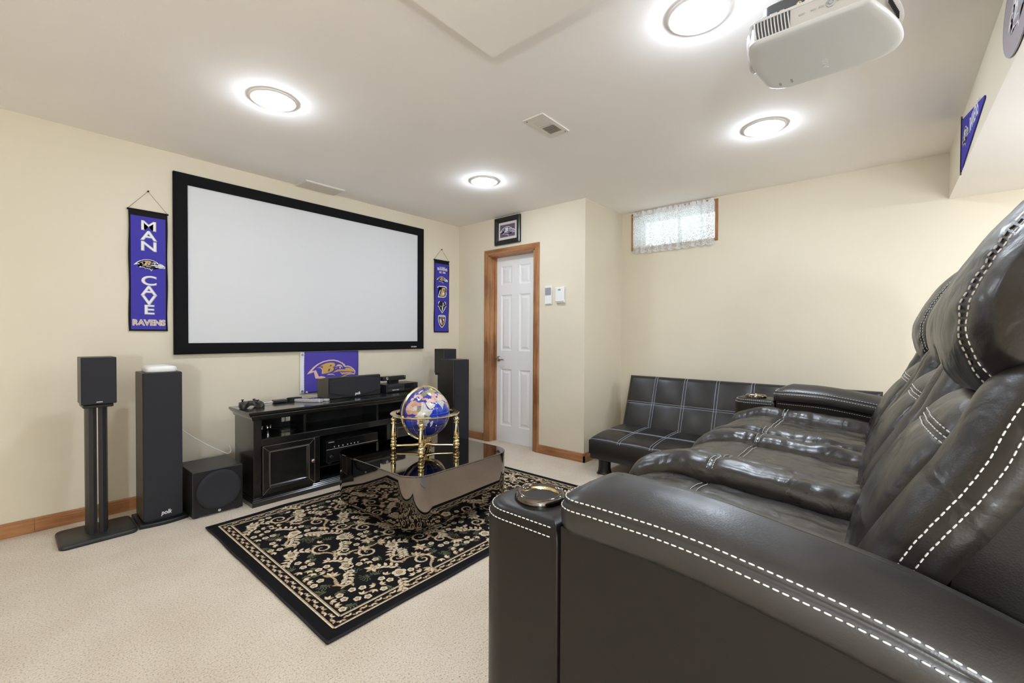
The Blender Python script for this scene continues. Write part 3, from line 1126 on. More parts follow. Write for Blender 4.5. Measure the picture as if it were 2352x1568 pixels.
# ------------------------------------------------------------------ framed emblem above the door
px0, px1, pz0, pz1 = 2.868, 3.223, 2.143, 2.430
pic = thing('framed_picture', 'small black frame with bird head emblem above the white door', 'picture', (XB - 0.012, (px0 + px1) / 2, pz0))
prof = [(0.0, 0.002), (0.0, 0.024), (0.010, 0.030), (0.028, 0.029), (0.034, 0.022), (0.044, 0.020), (0.050, 0.014), (0.052, 0.006)]
for k in range(4):
    bm = bm_new()

    def cor(d, s):
        c4 = [(px0 + d, pz0 + d), (px1 - d, pz0 + d), (px1 - d, pz1 - d), (px0 + d, pz1 - d)]
        return c4[(k + s) % 4]
    A = [(XB - h, *cor(d, 0)) for d, h in prof] + [(XB - 0.002, *cor(0.052, 0))]
    B = [(XB - h, *cor(d, 1)) for d, h in prof] + [(XB - 0.002, *cor(0.052, 1))]
    loft(bm, [A, B])
    obj('frame_rail', bm, 'frame_black', pic, 30)
bm = bm_new()
box(bm, XB - 0.008, XB - 0.003, px0 + 0.05, px1 - 0.05, pz0 + 0.05, pz1 - 0.05)
obj('mat_board', bm, 'matboard', pic)
bm = bm_new()
box(bm, XB - 0.0095, XB - 0.007, px0 + 0.077, px1 - 0.072, pz0 + 0.078, pz1 - 0.078)
obj('print', bm, 'plum_print', pic)
Mp = plane_matrix((XB - 0.0097, (px0 + px1) / 2 + 0.001, (pz0 + pz1) / 2 - 0.004), (0, -1, 0), (0, 0, 1))
bird('emblem', pic, Mp, 0.222, ['print_white', 'plum_print', 'print_white', 'print_grey', 'print_white'], z=0.0006)

# ------------------------------------------------------------------ thermostats on the door wall
th = thing('wall_remote', 'narrow white wall remote with grey upper half right of the door', 'remote', (XB - 0.01, 2.51, 1.48))
bm = bm_new()
box(bm, XB - 0.014, XB, 2.468, 2.552, 1.480, 1.662, 0.003)
obj('cradle', bm, 'white_plastic', th)
bm = bm_new()
box(bm, XB - 0.017, XB - 0.012, 2.476, 2.546, 1.571, 1.645, 0.002)
kp = obj('keypad', bm, 'grey_plastic', th)
for z in (1.594, 1.622):
    bm = bm_new()
    box(bm, XB - 0.0185, XB - 0.015, 2.488, 2.534, z - 0.009, z + 0.009, 0.0015)
    obj('button', bm, 'grey_plastic', kp)
bm = bm_new()
box(bm, XB - 0.0185, XB - 0.0125, 2.474, 2.546, 1.486, 1.566, 0.003)
obj('cover', bm, 'white_plastic', th)
th = thing('thermostat', 'white box thermostat with a tiny grey display right of the wall remote', 'thermostat', (XB - 0.02, 2.366, 1.49))
bm = bm_new()
loft(bm, [[(XB - 0.002, y, z) for y, z in rrect(2.316, 2.416, 1.490, 1.640, 0.004, 3)], [(XB - 0.026, y, z) for y, z in rrect(2.317, 2.415, 1.491, 1.639, 0.004, 3)], [(XB - 0.031, y, z) for y, z in rrect(2.322, 2.411, 1.497, 1.634, 0.006, 3)]])
obj('case', bm, 'white_plastic', th)
bm = bm_new()
box(bm, XB - 0.0325, XB - 0.030, 2.352, 2.382, 1.606, 1.620)
obj('display', bm, 'grey_plastic', th)
bm = bm_new()
box(bm, XB - 0.0318, XB - 0.028, 2.320, 2.412, 1.5005, 1.5035)
obj('seam_slot', bm, 'dark_slot', th)
bm = bm_new()
lathe(bm, [(0.0025, 0), (0.0025, -0.0015)], origin=(XB - 0.031, 2.366, 1.629), axis='x', n=8)
obj('sensor', bm, 'grey_plastic', th)
for k in range(9):
    bm = bm_new()
    box(bm, XB - 0.021, XB - 0.017, 2.3155, 2.318, 1.522 + k * 0.011, 1.5275 + k * 0.011)
    obj('vent_slot', bm, 'dark_slot', th)

# ------------------------------------------------------------------ ceiling vent and access panel
vt = thing('ceiling_vent', 'rectangular beige ceiling air vent with two banks of slats', 'vent', (2.148, 1.562, ZC))
vx0, vx1, vy0, vy1 = 2.008, 2.288, 1.494, 1.638
ox0, ox1, oy0, oy1 = 2.045, 2.248, 1.520, 1.606
for nm, q in (('frame_rail', (vx0, ox0, vy0, vy1)), ('frame_rail', (ox1, vx1, vy0, vy1)), ('frame_rail', (ox0, ox1, vy0, oy0)), ('frame_rail', (ox0, ox1, oy1, vy1))):
    bm = bm_new()
    box(bm, q[0], q[1], q[2], q[3], ZC - 0.007, ZC)
    obj(nm, bm, 'vent_metal', vt)
bm = bm_new()
box(bm, ox0, ox1, oy0, oy1, ZC - 0.0012, ZC - 0.0002)
obj('duct_back', bm, 'vent_dark', vt)
bm = bm_new()
box(bm, 2.143, 2.150, oy0, oy1, ZC - 0.007, ZC - 0.001)
obj('divider', bm, 'vent_metal', vt)
for k in range(9):
    for bank, x in ((0, 2.049 + k * 0.0106), (1, 2.154 + k * 0.0106)):
        bm = bm_new()
        s = 0.0048 if bank == 0 else -0.0062
        w = 0.0 if bank == 0 else 0.0008
        prism(bm, [(x, ZC - 0.0075), (x + 0.0012 + w, ZC - 0.0075), (x + 0.0012 + w - s, ZC - 0.001), (x - s, ZC - 0.001)], 'y', oy0, oy1)
        obj('slat', bm, 'vent_metal', vt)
for (x, y) in ((2.028, 1.622), (2.268, 1.512)):
    bm = bm_new()
    lathe(bm, [(0.004, ZC - 0.007), (0.004, ZC - 0.0088), (0.002, ZC - 0.0095)], x, y, 8)
    obj('screw', bm, 'vent_dark', vt)
ap = thing('ceiling_panel', 'plain flat access panel on the ceiling against the screen wall', 'panel', (1.80, 3.71, ZC))
bm = bm_new()
box(bm, 1.627, 1.968, 3.612, YA - 0.002, ZC - 0.010, ZC, 0.002, 1)
obj('panel_board', bm, 'vent_metal', ap)
bm = bm_new()
box(bm, 1.634, 1.961, 3.619, YA - 0.008, ZC - 0.0125, ZC - 0.009, 0.001, 1)
obj('panel_face', bm, 'vent_metal', ap)

# ------------------------------------------------------------------ speaker on stand, left


def tower_speaker(x0, x1, y0, y1, label, side_mat, logo=True, badge_side=1):
    t = thing('tower_speaker', label, 'speaker', ((x0 + x1) / 2, (y0 + y1) / 2, 0), 'tall floor speakers')
    bm = bm_new()
    box(bm, x0, x1, y0 + 0.018, y1, 0.028, 0.935, 0.003, 1)
    obj('cabinet', bm, side_mat, t)
    bm = bm_new()
    box(bm, x0 + 0.001, x1 - 0.001, y0, y0 + 0.019, 0.030, 0.933, 0.004, 2)
    obj('grille', bm, 'grille_cloth', t)
    bm = bm_new()
    out = []
    n = 12
    for k in range(n + 1):
        u = k / n
        out.append((x0 - 0.022 + (x1 - x0 + 0.044) * u, y0 - 0.026 - 0.018 * math.sin(PI * u)))
    out += [(x1 + 0.022, y1 + 0.012), (x0 - 0.022, y1 + 0.012)]
    cx, cy = (x0 + x1) / 2, (y0 + y1) / 2
    loft(bm, [[(x, y, 0.0) for x, y in out], [(x, y, 0.016) for x, y in out], [(cx + (x - cx) * .97, cy + (y - cy) * .97, 0.022) for x, y in out]])
    obj('plinth', bm, 'black_satin', t)
    bm = bm_new()
    box(bm, x0 + 0.01, x1 - 0.01, y0 + 0.01, y1 - 0.01, 0.020, 0.030)
    obj('foot_spacer', bm, 'dark_slot', t)
    if logo:
        M = plane_matrix(((x0 + x1) / 2 + 0.012, y0 - 0.0006, 0.062), (1, 0, 0), (0, 0, 1))
        text_mesh('polk', 0.036, M, 'badge', 'print_white', t, ext=0.001, offset=0.0006, shear=0.2, sx=0.8)
    return t


def speaker_stand(cx, cy, y_front, label):
    t = thing('speaker_stand', label, 'stand', (cx, cy, 0), 'black speaker stands')
    bm = bm_new()
    loft(bm, rings_rr(cx - 0.165, cx + 0.165, cy - 0.150, cy + 0.150, 0.035, [(0.003, 0.0), (0.0, 0.004), (0.0, 0.016), (0.004, 0.022), (0.010, 0.024)], 6))
    obj('base_plate', bm, 'stand_paint', t, 40)
    for sg in (-1, 1):
        bm = bm_new()
        xs = cx + sg * 0.025
        poly = [(xs - sg * 0.021, cy - 0.030), (xs - sg * 0.021, cy - 0.052), (xs - sg * 0.005, cy - 0.062), (xs + sg * 0.012, cy - 0.050), (xs + sg * 0.022, cy - 0.01), (xs + sg * 0.022, cy + 0.05), (xs - sg * 0.012, cy + 0.05)]
        prism(bm, poly, 'z', 0.022, 0.755)
        obj('column', bm, 'stand_paint', t)
    bm = bm_new()
    box(bm, cx - 0.065, cx + 0.065, cy - 0.095, cy + 0.075, 0.752, 0.772, 0.006, 2)
    obj('top_plate', bm, 'black_satin', t)
    return t


def shelf_speaker(x0, x1, y0, y1, z0, z1, label, badge=True):
    t = thing('shelf_speaker', label, 'speaker', ((x0 + x1) / 2, (y0 + y1) / 2, z0), 'small speakers on stands')
    bm = bm_new()
    box(bm, x0, x1, y0 + 0.014, y1, z0, z1, 0.003, 1)
    obj('cabinet', bm, 'black_vinyl', t)
    bm = bm_new()
    box(bm, x0 + 0.001, x1 - 0.001, y0, y0 + 0.015, z0 + 0.002, z1 - 0.002, 0.004, 2)
    obj('grille', bm, 'grille_cloth', t)
    if badge:
        bm = bm_new()
        box(bm, (x0 + x1) / 2 - 0.013, (x0 + x1) / 2 + 0.013, y0 - 0.002, y0 + 0.002, z0 + 0.012, z0 + 0.017)
        obj('badge', bm, 'silver_plastic', t)
    return t


speaker_stand(0.357, 3.495, 3.36, 'black speaker stand with twin columns and flat base at far left')
shelf_speaker(0.284, 0.432, 3.365, 3.550, 0.774, 1.040, 'small black speaker on the stand at far left')
tower_speaker(0.553, 0.748, 3.400, 3.630, 'tall black floor speaker between the left stand and the subwoofer', 'ash_vinyl')
tower_speaker(2.845, 3.038, 3.155, 3.385, 'tall black floor speaker at the right end of the media cabinet', 'black_vinyl')
speaker_stand(3.060, 3.560, 3.45, 'black speaker stand in the corner behind the right floor speaker')
shelf_speaker(2.985, 3.145, 3.460, 3.630, 0.774, 1.030, 'small black speaker on the stand in the corner by the door')

# white router on the left tower
rt = thing('wifi_router', 'white rounded router box on top of the left floor speaker', 'router', (0.66, 3.50, 0.935))
bm = bm_new()
rings = rings_rr(0.572, 0.730, 3.425, 3.583, 0.030, [(0.004, 0.9355), (0.0, 0.940), (0.0, 0.966), (0.004, 0.972), (0.012, 0.974), (0.03, 0.977), (0.055, 0.979), (0.075, 0.980)], 8)
for k, ring in enumerate(rings):
    if k >= 2:
        rings[k] = [(x, y, z - 0.010 * min(1, (abs(x - 0.651) / 0.079) ** 3) * (0.6 if k > 2 else 0.8)) for x, y, z in ring]
loft(bm, rings)
obj('case', bm, 'white_plastic', rt, 60)
bm = bm_new()
pts = catmull([(0.652, 3.584, 0.955), (0.656, 3.63, 0.952), (0.665, 3.655, 0.90), (0.72, 3.67, 0.66), (0.80, 3.66, 0.52), (0.93, 3.64, 0.40), (1.02, 3.60, 0.335), (1.055, 3.575, 0.318), (1.078, 3.60, 0.33), (1.085, 3.66, 0.36)], 50)
tube(bm, pts, 0.0028, 6)
tag(obj('router_cable', bm, 'cable_white', None, 180), 'thin white cable sagging from behind the left floor speaker to the cabinet', 'cable')

# subwoofer
sw = thing('subwoofer', 'low black subwoofer with a round cloth grille beside the media cabinet', 'subwoofer', (0.917, 3.46, 0))
bm = bm_new()
box(bm, 0.773, 1.058, 3.300, 3.640, 0.008, 0.298, 0.004, 2)
obj('cabinet', bm, 'black_satin', sw)
bm = bm_new()
n = 48
lathe(bm, [(0.128, 3.301), (0.128, 3.292), (0.122, 3.284), (0.110, 3.279), (0.098, 3.281), (0.06, 3.283), (0.002, 3.284)], origin=(0.921, 0, 0.160), axis='y', n=n)
obj('grille', bm, 'grille_cloth', sw, 60)
bm = bm_new()
lathe(bm, [(0.0085, 3.301), (0.0085, 3.2985), (0.0065, 3.298), (0.0065, 3.2995), (0.001, 3.2995)], origin=(0.921, 0, 0.022), axis='y', n=20)
obj('badge', bm, 'silver_plastic', sw)
for (x, y) in ((0.80, 3.33), (1.03, 3.33), (0.80, 3.61), (1.03, 3.61)):
    bm = bm_new()
    lathe(bm, [(0.016, 0.0), (0.018, 0.009)], x, y, 12)
    obj('foot', bm, 'dark_slot', sw)

# ------------------------------------------------------------------ media cabinet
CX0, CX1, CF, CB = 1.104, 2.606, 3.240, 3.600
CTOP = 0.650
mc = thing('media_cabinet', 'long black media cabinet with worn edges below the screen', 'cabinet', ((CX0 + CX1) / 2, 3.41, 0))
bm = bm_new()
# top slab with a stepped crown underneath
prof = [(0.034, CTOP - 0.020), (0.040, CTOP - 0.016), (0.040, CTOP - 0.003), (0.037, CTOP)]
prof2 = [(0.004, CTOP - 0.064), (0.010, CTOP - 0.060), (0.012, CTOP - 0.050), (0.020, CTOP - 0.036), (0.030, CTOP - 0.028), (0.032, CTOP - 0.020)]


def mould(prof_):
    return [[(CX0 - p, CF - p, z), (CX1 + p, CF - p, z), (CX1 + p, CB, z), (CX0 - p, CB, z)] for p, z in prof_]


loft(bm, mould(prof))
obj('cabinet_top', bm, 'black_lacquer', mc)
bm = bm_new()
loft(bm, mould(prof2))
obj('crown_moulding', bm, 'black_lacquer', mc)
for nm, x0, x1 in (('side_panel', CX0, CX0 + 0.02), ('side_panel', CX1 - 0.02, CX1)):
    bm = bm_new()
    box(bm, x0, x1, CF + 0.019, CB, 0.06, CTOP - 0.06)
    obj(nm, bm, 'black_lacquer', mc)
for x0, x1, z0, z1 in ((CX0, CX0 + 0.051, 0.05, CTOP - 0.06), (CX1 - 0.051, CX1, 0.05, CTOP - 0.06)):
    bm = bm_new()
    box(bm, x0, x1, CF, CF + 0.020, z0, z1, 0.0015, 1)
    obj('face_stile', bm, 'black_lacquer', mc)
for x0, x1 in ((1.516, 1.562), (2.148, 2.194)):
    bm = bm_new()
    box(bm, x0, x1, CF, CF + 0.020, 0.05, 0.405, 0.0015, 1)
    obj('face_stile', bm, 'black_lacquer', mc)
for z0, z1 in ((0.405, 0.452), (0.05, 0.066)):
    bm = bm_new()
    box(bm, CX0 + 0.051, CX1 - 0.051, CF, CF + 0.020, z0, z1, 0.0015, 1)
    obj('face_rail', bm, 'black_lacquer', mc)
bm = bm_new()
box(bm, CX0 + 0.02, CX1 - 0.02, CF + 0.020, CB - 0.010, 0.435, 0.452)
obj('shelf_board', bm, 'black_lacquer', mc)
bm = bm_new()
box(bm, 1.553, 2.157, CF + 0.045, CB - 0.012, 0.148, 0.160)
obj('shelf_board', bm, 'black_lacquer', mc)
bm = bm_new()
box(bm, CX0 + 0.02, CX1 - 0.02, CF + 0.020, CB - 0.010, 0.05, 0.066)
obj('bottom_board', bm, 'black_lacquer', mc)
for x in (1.540, 2.160):
    bm = bm_new()
    box(bm, x - 0.009, x + 0.009, CF + 0.020, CB - 0.010, 0.066, 0.435)
    obj('partition', bm, 'black_lacquer', mc)
for x in (1.452, 2.060):
    bm = bm_new()
    box(bm, x - 0.009, x + 0.009, CF + 0.010, CB - 0.120, 0.452, CTOP - 0.06)
    obj('partition', bm, 'black_lacquer', mc)
# back board with cable cut-outs: three holes of the upper bay
holes = [(1.424, 1.506, 0.486, 0.556), (2.118, 2.200, 0.486, 0.556)]
bm = bm_new()
xs = sorted([CX0 + 0.02, CX1 - 0.02] + [v for h in holes for v in h[:2]])
zs = [0.066, 0.486, 0.556, CTOP - 0.06]
for i in range(len(xs) - 1):
    for j in range(3):
        if j == 1 and any(abs(xs[i] - h[0]) < 1e-6 for h in holes):
            continue
        box(bm, xs[i], xs[i + 1], CB - 0.010, CB, zs[j], zs[j + 1])
bmesh.ops.remove_doubles(bm, verts=bm.verts[:], dist=1e-5)
obj('back_board', bm, 'cabinet_dark', mc)
bm = bm_new()
pb = [(0.014, 0.0), (0.014, 0.030), (0.010, 0.034), (0.010, 0.040), (0.004, 0.046), (0.004, 0.052), (0.0, 0.056)]
loft(bm, mould(pb))
obj('base_moulding', bm, 'black_lacquer', mc)
bm = bm_new()
for q in (((CX0 - 0.0325, CF - 0.0325), (CX1 + 0.03, CF - 0.0325)),):
    tube(bm, [(q[0][0], q[0][1], CTOP - 0.028), (q[1][0], q[1][1], CTOP - 0.028)], 0.004, 6)
obj('bead', bm, 'black_lacquer', mc, 180)


def cab_door(x0, x1, z0, z1, knob_x):
    d = obj('door_panel', (lambda b: (box(b, x0 + 0.046, x1 - 0.046, CF - 0.001, CF + 0.006, z0 + 0.046, z1 - 0.046), b)[1])(bm_new()), 'black_lacquer', mc)
    pr = [(0.0, 0.0), (0.0, 0.014), (0.002, 0.017), (0.036, 0.017), (0.040, 0.020), (0.046, 0.019), (0.050, 0.010), (0.056, 0.004), (0.056, 0.0)]
    for k in range(4):
        b = bm_new()

        def cr(ins, s):
            c4 = [(x0 + ins, z0 + ins), (x1 - ins, z0 + ins), (x1 - ins, z1 - ins), (x0 + ins, z1 - ins)]
            return c4[(k + s) % 4]
        loft(b, [[(cr(i_, 0)[0], CF - h_, cr(i_, 0)[1]) for i_, h_ in pr], [(cr(i_, 1)[0], CF - h_, cr(i_, 1)[1]) for i_, h_ in pr]])
        obj('door_rail', b, 'black_lacquer', d, 20)
    b = bm_new()
    for (u0, v0, u1, v1) in ((x0, z0, x0 + .042, z0 + .042), (x1, z0, x1 - .042, z0 + .042), (x1, z1, x1 - .042, z1 - .042), (x0, z1, x0 + .042, z1 - .042)):
        tube(b, [(u0, CF - 0.0172, v0), (u1, CF - 0.0172, v1)], 0.0006, 4)
    for a_, c_ in (((x0, z0), (x0, z1)), ((x0, z1), (x1, z1)), ((x1, z1), (x1, z0))):
        tube(b, [(a_[0], CF - 0.0165, a_[1]), (c_[0], CF - 0.0165, c_[1])], 0.0007, 4)
    i2 = 0.044
    for a_, c_ in (((x0 + i2, z0 + i2), (x0 + i2, z1 - i2)), ((x0 + i2, z1 - i2), (x1 - i2, z1 - i2)), ((x1 - i2, z1 - i2), (x1 - i2, z0 + i2))):
        tube(b, [(a_[0], CF - 0.0200, a_[1]), (c_[0], CF - 0.0200, c_[1])], 0.0010, 4)
    stuff(obj('worn_edge', b, 'worn_edge', d))
    b = bm_new()
    lathe(b, [(0.007, CF - 0.017), (0.006, CF - 0.026), (0.013, CF - 0.030), (0.015, CF - 0.036), (0.011, CF - 0.041), (0.002, CF - 0.043)], origin=(knob_x, 0, 0.240), axis='y', n=20)
    obj('knob', b, 'bronze_knob', d, 60)
    for hz in (z0 + 0.05, z1 - 0.05):
        b = bm_new()
        hx = x0 if knob_x > (x0 + x1) / 2 else x1
        lathe(b, [(0.0035, hz - 0.02), (0.0035, hz + 0.02)], hx, CF - 0.013, 8)
        obj('hinge', b, 'black_gloss', d)


cab_door(1.157, 1.514, 0.070, 0.404, 1.494)
cab_door(2.196, 2.553, 0.070, 0.404, 2.216)

# receiver in the middle bay
rc = thing('av_receiver', 'black stereo receiver in the open middle bay of the cabinet', 'receiver', (1.85, 3.40, 0.16))
bm = bm_new()
box(bm, 1.632, 2.070, 3.285, 3.540, 0.172, 0.345, 0.003, 1)
obj('case', bm, 'black_satin', rc)
bm = bm_new()
box(bm, 1.624, 2.078, 3.268, 3.286, 0.178, 0.350, 0.004, 2)
fp = obj('front_panel', bm, 'black_gloss', rc)
bm = bm_new()
box(bm, 1.626, 2.076, 3.2665, 3.269, 0.279, 0.2815)
obj('trim_line', bm, 'silver_plastic', fp)
for x in (1.69, 1.725, 1.76, 1.80, 1.83, 1.86, 1.89):
    bm = bm_new()
    lathe(bm, [(0.005, 3.268), (0.005, 3.2655)], origin=(x, 0, 0.296), axis='y', n=8)
    obj('button', bm, 'silver_plastic', fp)
bm = bm_new()
lathe(bm, [(0.014, 3.268), (0.014, 3.258), (0.011, 3.255), (0.002, 3.255)], origin=(1.662, 0, 0.222), axis='y', n=20)
obj('volume_knob', bm, 'black_satin', fp, 50)
text_mesh('YAMAHA', 0.012, plane_matrix((1.664, 3.2672, 0.335), (1, 0, 0), (0, 0, 1)), 'badge', 'print_white', fp, ext=0.0003)
for k in range(22):
    bm = bm_new()
    box(bm, 1.66 + k * 0.018, 1.666 + k * 0.018, 3.31, 3.50, 0.3445, 0.3462)
    obj('vent_slot', bm, 'dark_slot', rc)
for x in (1.67, 2.03):
    for y in (3.31, 3.51):
        bm = bm_new()
        lathe(bm, [(0.014, 0.160), (0.016, 0.1725)], x, y, 12)
        obj('foot', bm, 'dark_slot', rc)

# small things in the upper left bay
for k, (x, y, lab) in enumerate(((1.197, 3.40, 'left of two small clear ribbed cups in the upper cabinet bay'), (1.257, 3.41, 'right of two small clear ribbed cups in the upper cabinet bay'))):
    bm = bm_new()
    n = 24
    rings = []
    for r, h in ((0.008, 0.453), (0.006, 0.478), (0.019, 0.486), (0.024, 0.494), (0.026, 0.518)):
        rings.append([(x + (r * (1 + 0.06 * (-1) ** i)) * math.cos(2 * PI * i / n), y + (r * (1 + 0.06 * (-1) ** i)) * math.sin(2 * PI * i / n), h) for i in range(n)])
    loft(bm, rings)
    tag(obj('small_cup', bm, 'chrome'), lab, 'cup', 'cups in the cabinet')
bm = bm_new()
pts = catmull([(1.17, 3.50, 0.462), (1.27, 3.50, 0.463), (1.34, 3.46, 0.468), (1.37, 3.40, 0.46), (1.41, 3.36, 0.458), (1.44, 3.37, 0.459), (1.42, 3.41, 0.462), (1.38, 3.46, 0.47), (1.43, 3.54, 0.50), (1.450, 3.595, 0.530), (1.445, 3.63, 0.58)], 60)
tube(bm, pts, 0.0028, 6)
tag(obj('looped_cable', bm, 'cable_black', None, 180), 'black cord looping out through the cut-out of the upper cabinet bay', 'cord')

# things on the cabinet top
ZT = CTOP
cs = thing('center_speaker', 'long black centre speaker with a bowed grille on the cabinet', 'speaker', (1.95, 3.50, ZT))
sp0, sp1, spf = 1.712, 2.188, 3.405
bm = bm_new()
pf = [(spf + 0.004, ZT + 0.004), (spf + 0.004, 0.822), (spf + 0.026, 0.827), (spf + 0.165, 0.806), (spf + 0.192, 0.786), (spf + 0.192, ZT + 0.004)]
prism(bm, pf, 'x', sp0, sp1)
obj('cabinet', bm, 'ash_vinyl', cs)
bm = bm_new()
box(bm, sp0 + 0.001, sp1 - 0.001, spf, spf + 0.005, ZT + 0.0045, 0.821)
obj('baffle', bm, 'black_satin', cs)
bm = bm_new()
n = 24
xm = (sp0 + sp1) / 2
pts_o = []
for k in range(n + 1):
    u = k / n
    pts_o.append((sp0 + 0.004 + (sp1 - sp0 - 0.008) * u, 0.792 + 0.026 * math.sin(PI * u)))
for k in range(n + 1):
    u = 1 - k / n
    pts_o.append((sp0 + 0.004 + (sp1 - sp0 - 0.008) * u, 0.702 - 0.040 * math.sin(PI * u)))


def bow(x):
    return 0.014 * (1 - ((x - xm) / 0.24) ** 2)


loft(bm, [[(x, spf + 0.0005, z) for x, z in pts_o], [(x, spf - 0.005 - bow(x), z) for x, z in pts_o], [(xm + (x - xm) * .985, spf - 0.008 - bow(x), 0.747 + (z - 0.747) * .97) for x, z in pts_o]], True, True)
obj('grille', bm, 'grille_cloth', cs, 40)
text_mesh('polk', 0.032, plane_matrix((1.955, spf - 0.0225, 0.680), (1, 0, 0), (0, 0, 1)), 'badge', 'print_white', cs, ext=0.001, offset=0.0006, shear=0.2, sx=0.85)
bm = bm_new()
box(bm, sp0 + 0.01, sp1 - 0.01, spf + 0.012, spf + 0.18, ZT, ZT + 0.005)
obj('foot_pad', bm, 'dark_slot', cs)

gc = thing('game_console', 'black game console right of the centre speaker on the cabinet', 'console', (2.42, 3.48, ZT))
gx0, gx1, gyf = 2.247, 2.590, 3.392
bm = bm_new()
box(bm, gx0, gx1, gyf + 0.005, gyf + 0.200, ZT + 0.006, 0.724, 0.003, 1)
obj('case', bm, 'black_satin', gc)
bm = bm_new()
box(bm, gx0 + 0.015, gx0 + 0.185, gyf - 0.001, gyf + 0.006, 0.696, 0.7225, 0.002, 1)
obj('upper_panel', bm, 'stand_paint', gc)
bm = bm_new()
box(bm, gx0 + 0.015, gx0 + 0.185, gyf - 0.001, gyf + 0.006, 0.660, 0.684, 0.002, 1)
obj('lower_panel', bm, 'stand_paint', gc)
bm = bm_new()
box(bm, gx0 + 0.186, gx1 - 0.002, gyf, gyf + 0.006, 0.659, 0.7225, 0.002, 1)
obj('gloss_panel', bm, 'black_gloss', gc)
text_mesh('XBOX ONE', 0.014, plane_matrix((gx0 + 0.09, gyf - 0.0016, 0.672), (1, 0, 0), (0, 0, 1)), 'badge', 'print_white', gc, ext=0.0003)
bm = bm_new()
box(bm, gx0 + 0.01, gx1 - 0.01, gyf + 0.02, gyf + 0.19, ZT, ZT + 0.007)
obj('foot_pad', bm, 'dark_slot', gc)
ks = thing('camera_sensor_bar', 'slim black camera sensor bar on top of the game console', 'sensor', (2.40, 3.50, 0.724))
bm = bm_new()
box(bm, 2.262, 2.512, 3.478, 3.540, 0.750, 0.790, 0.004, 2)
obj('bar', bm, 'black_satin', ks)
bm = bm_new()
box(bm, 2.34, 2.44, 3.49, 3.535, 0.724, 0.751, 0.002, 1)
obj('base', bm, 'black_gloss', ks)
bm = bm_new()
lathe(bm, [(0.013, 3.480), (0.013, 3.476), (0.010, 3.475), (0.009, 3.4775), (0.001, 3.4785)], origin=(2.308, 0, 0.771), axis='y', n=20)
obj('lens', bm, 'chrome', ks, 50)
bm = bm_new()
lathe(bm, [(0.003, 3.480), (0.003, 3.4765)], origin=(2.497, 0, 0.780), axis='y', n=10)
obj('indicator', bm, 'silver_plastic', ks)

# gamepad
gp = thing('game_controller', 'black game controller lying at the left end of the cabinet', 'controller', (1.152, 3.44, ZT))
gx, gy = 1.152, 3.440
bm = bm_new()
half = [(0.000, -0.018), (0.020, -0.020), (0.034, -0.030), (0.048, -0.056), (0.062, -0.066), (0.075, -0.058), (0.079, -0.030), (0.074, 0.006), (0.062, 0.030), (0.045, 0.040), (0.020, 0.037), (0.000, 0.036)]
outl = [(x, y) for x, y in half] + [(-x, y) for x, y in reversed(half[1:-1])]


def gz(x, y, k):
    grip = max(0, min(1, (abs(x) - 0.03) / 0.04)) * max(0, min(1, (0.02 - y) / 0.07))
    return k


rings = []
for s, zc, in ((0.86, 0.012), (0.97, 0.018), (1.0, 0.026), (0.97, 0.036), (0.86, 0.044), (0.70, 0.047)):
    ring = []
    for x, y in outl:
        dr = max(0, -y - 0.02) * 0.30
        ring.append((gx + x * s, gy + (y + 0.005) * s - 0.005, ZT + max(0.001, zc - dr - (0.010 if zc < 0.03 else 0.0) * (1 if abs(x) > .03 else -0.4))))
    rings.append(ring)
loft(bm, rings)
obj('shell', bm, 'black_vinyl', gp, 70)
for x, y in ((-0.045, 0.014), (0.022, -0.006)):
    bm = bm_new()
    lathe(bm, [(0.006, ZT + 0.044), (0.005, ZT + 0.055), (0.009, ZT + 0.057), (0.010, ZT + 0.061), (0.006, ZT + 0.060)], gx + x, gy + y, 14)
    obj('thumbstick', bm, 'cable_black', gp, 60)
for k in range(4):
    a = k * PI / 2
    bm = bm_new()
    lathe(bm, [(0.005, ZT + 0.044), (0.005, ZT + 0.049), (0.002, ZT + 0.0505)], gx + 0.046 + 0.012 * math.cos(a), gy + 0.014 + 0.012 * math.sin(a), 12)
    obj('button', bm, 'black_gloss', gp)
for sg in (-1, 1):
    bm = bm_new()
    box(bm, gx + sg * 0.042 - 0.020, gx + sg * 0.042 + 0.020, gy + 0.030, gy + 0.042, ZT + 0.026, ZT + 0.040, 0.005, 2)
    obj('bumper', bm, 'black_gloss', gp)

# battery pack, coiled cord, remotes
bp_ = thing('power_brick', 'flat black power brick between controller and coiled cord', 'adapter', (1.385, 3.53, ZT))
bm = bm_new()
loft(bm, rings_rr(1.340, 1.436, 3.500, 3.560, 0.006, [(0.008, ZT), (0.001, ZT + 0.006), (0.0, ZT + 0.020), (0.002, ZT + 0.023)], 4))
obj('case', bm, 'black_vinyl', bp_)
bm = bm_new()
tube(bm, catmull([(1.340, 3.53, ZT + 0.012), (1.31, 3.515, ZT + 0.014), (1.275, 3.52, ZT + 0.010), (1.262, 3.545, ZT + 0.006), (1.28, 3.57, ZT + 0.004), (1.32, 3.585, ZT + 0.004)], 24), 0.003, 6)
obj('lead', bm, 'cable_white', bp_, 180)
bm = bm_new()
pts = []
for k in range(120):
    a = k / 119 * 2 * PI * 5
    r = 0.050 + 0.004 * math.sin(a * .7)
    pts.append((1.500 + r * 1.05 * math.cos(a), 3.538 + r * 0.75 * math.sin(a), ZT + 0.005 + 0.0055 * int(a / (2 * PI)) * 0.8 + 0.001 * math.sin(3 * a)))
tube(bm, pts, 0.0032, 6)
tag(obj('coiled_cord', bm, 'cable_black', None, 180), 'coil of black cord between the power brick and the silver remotes', 'cord')


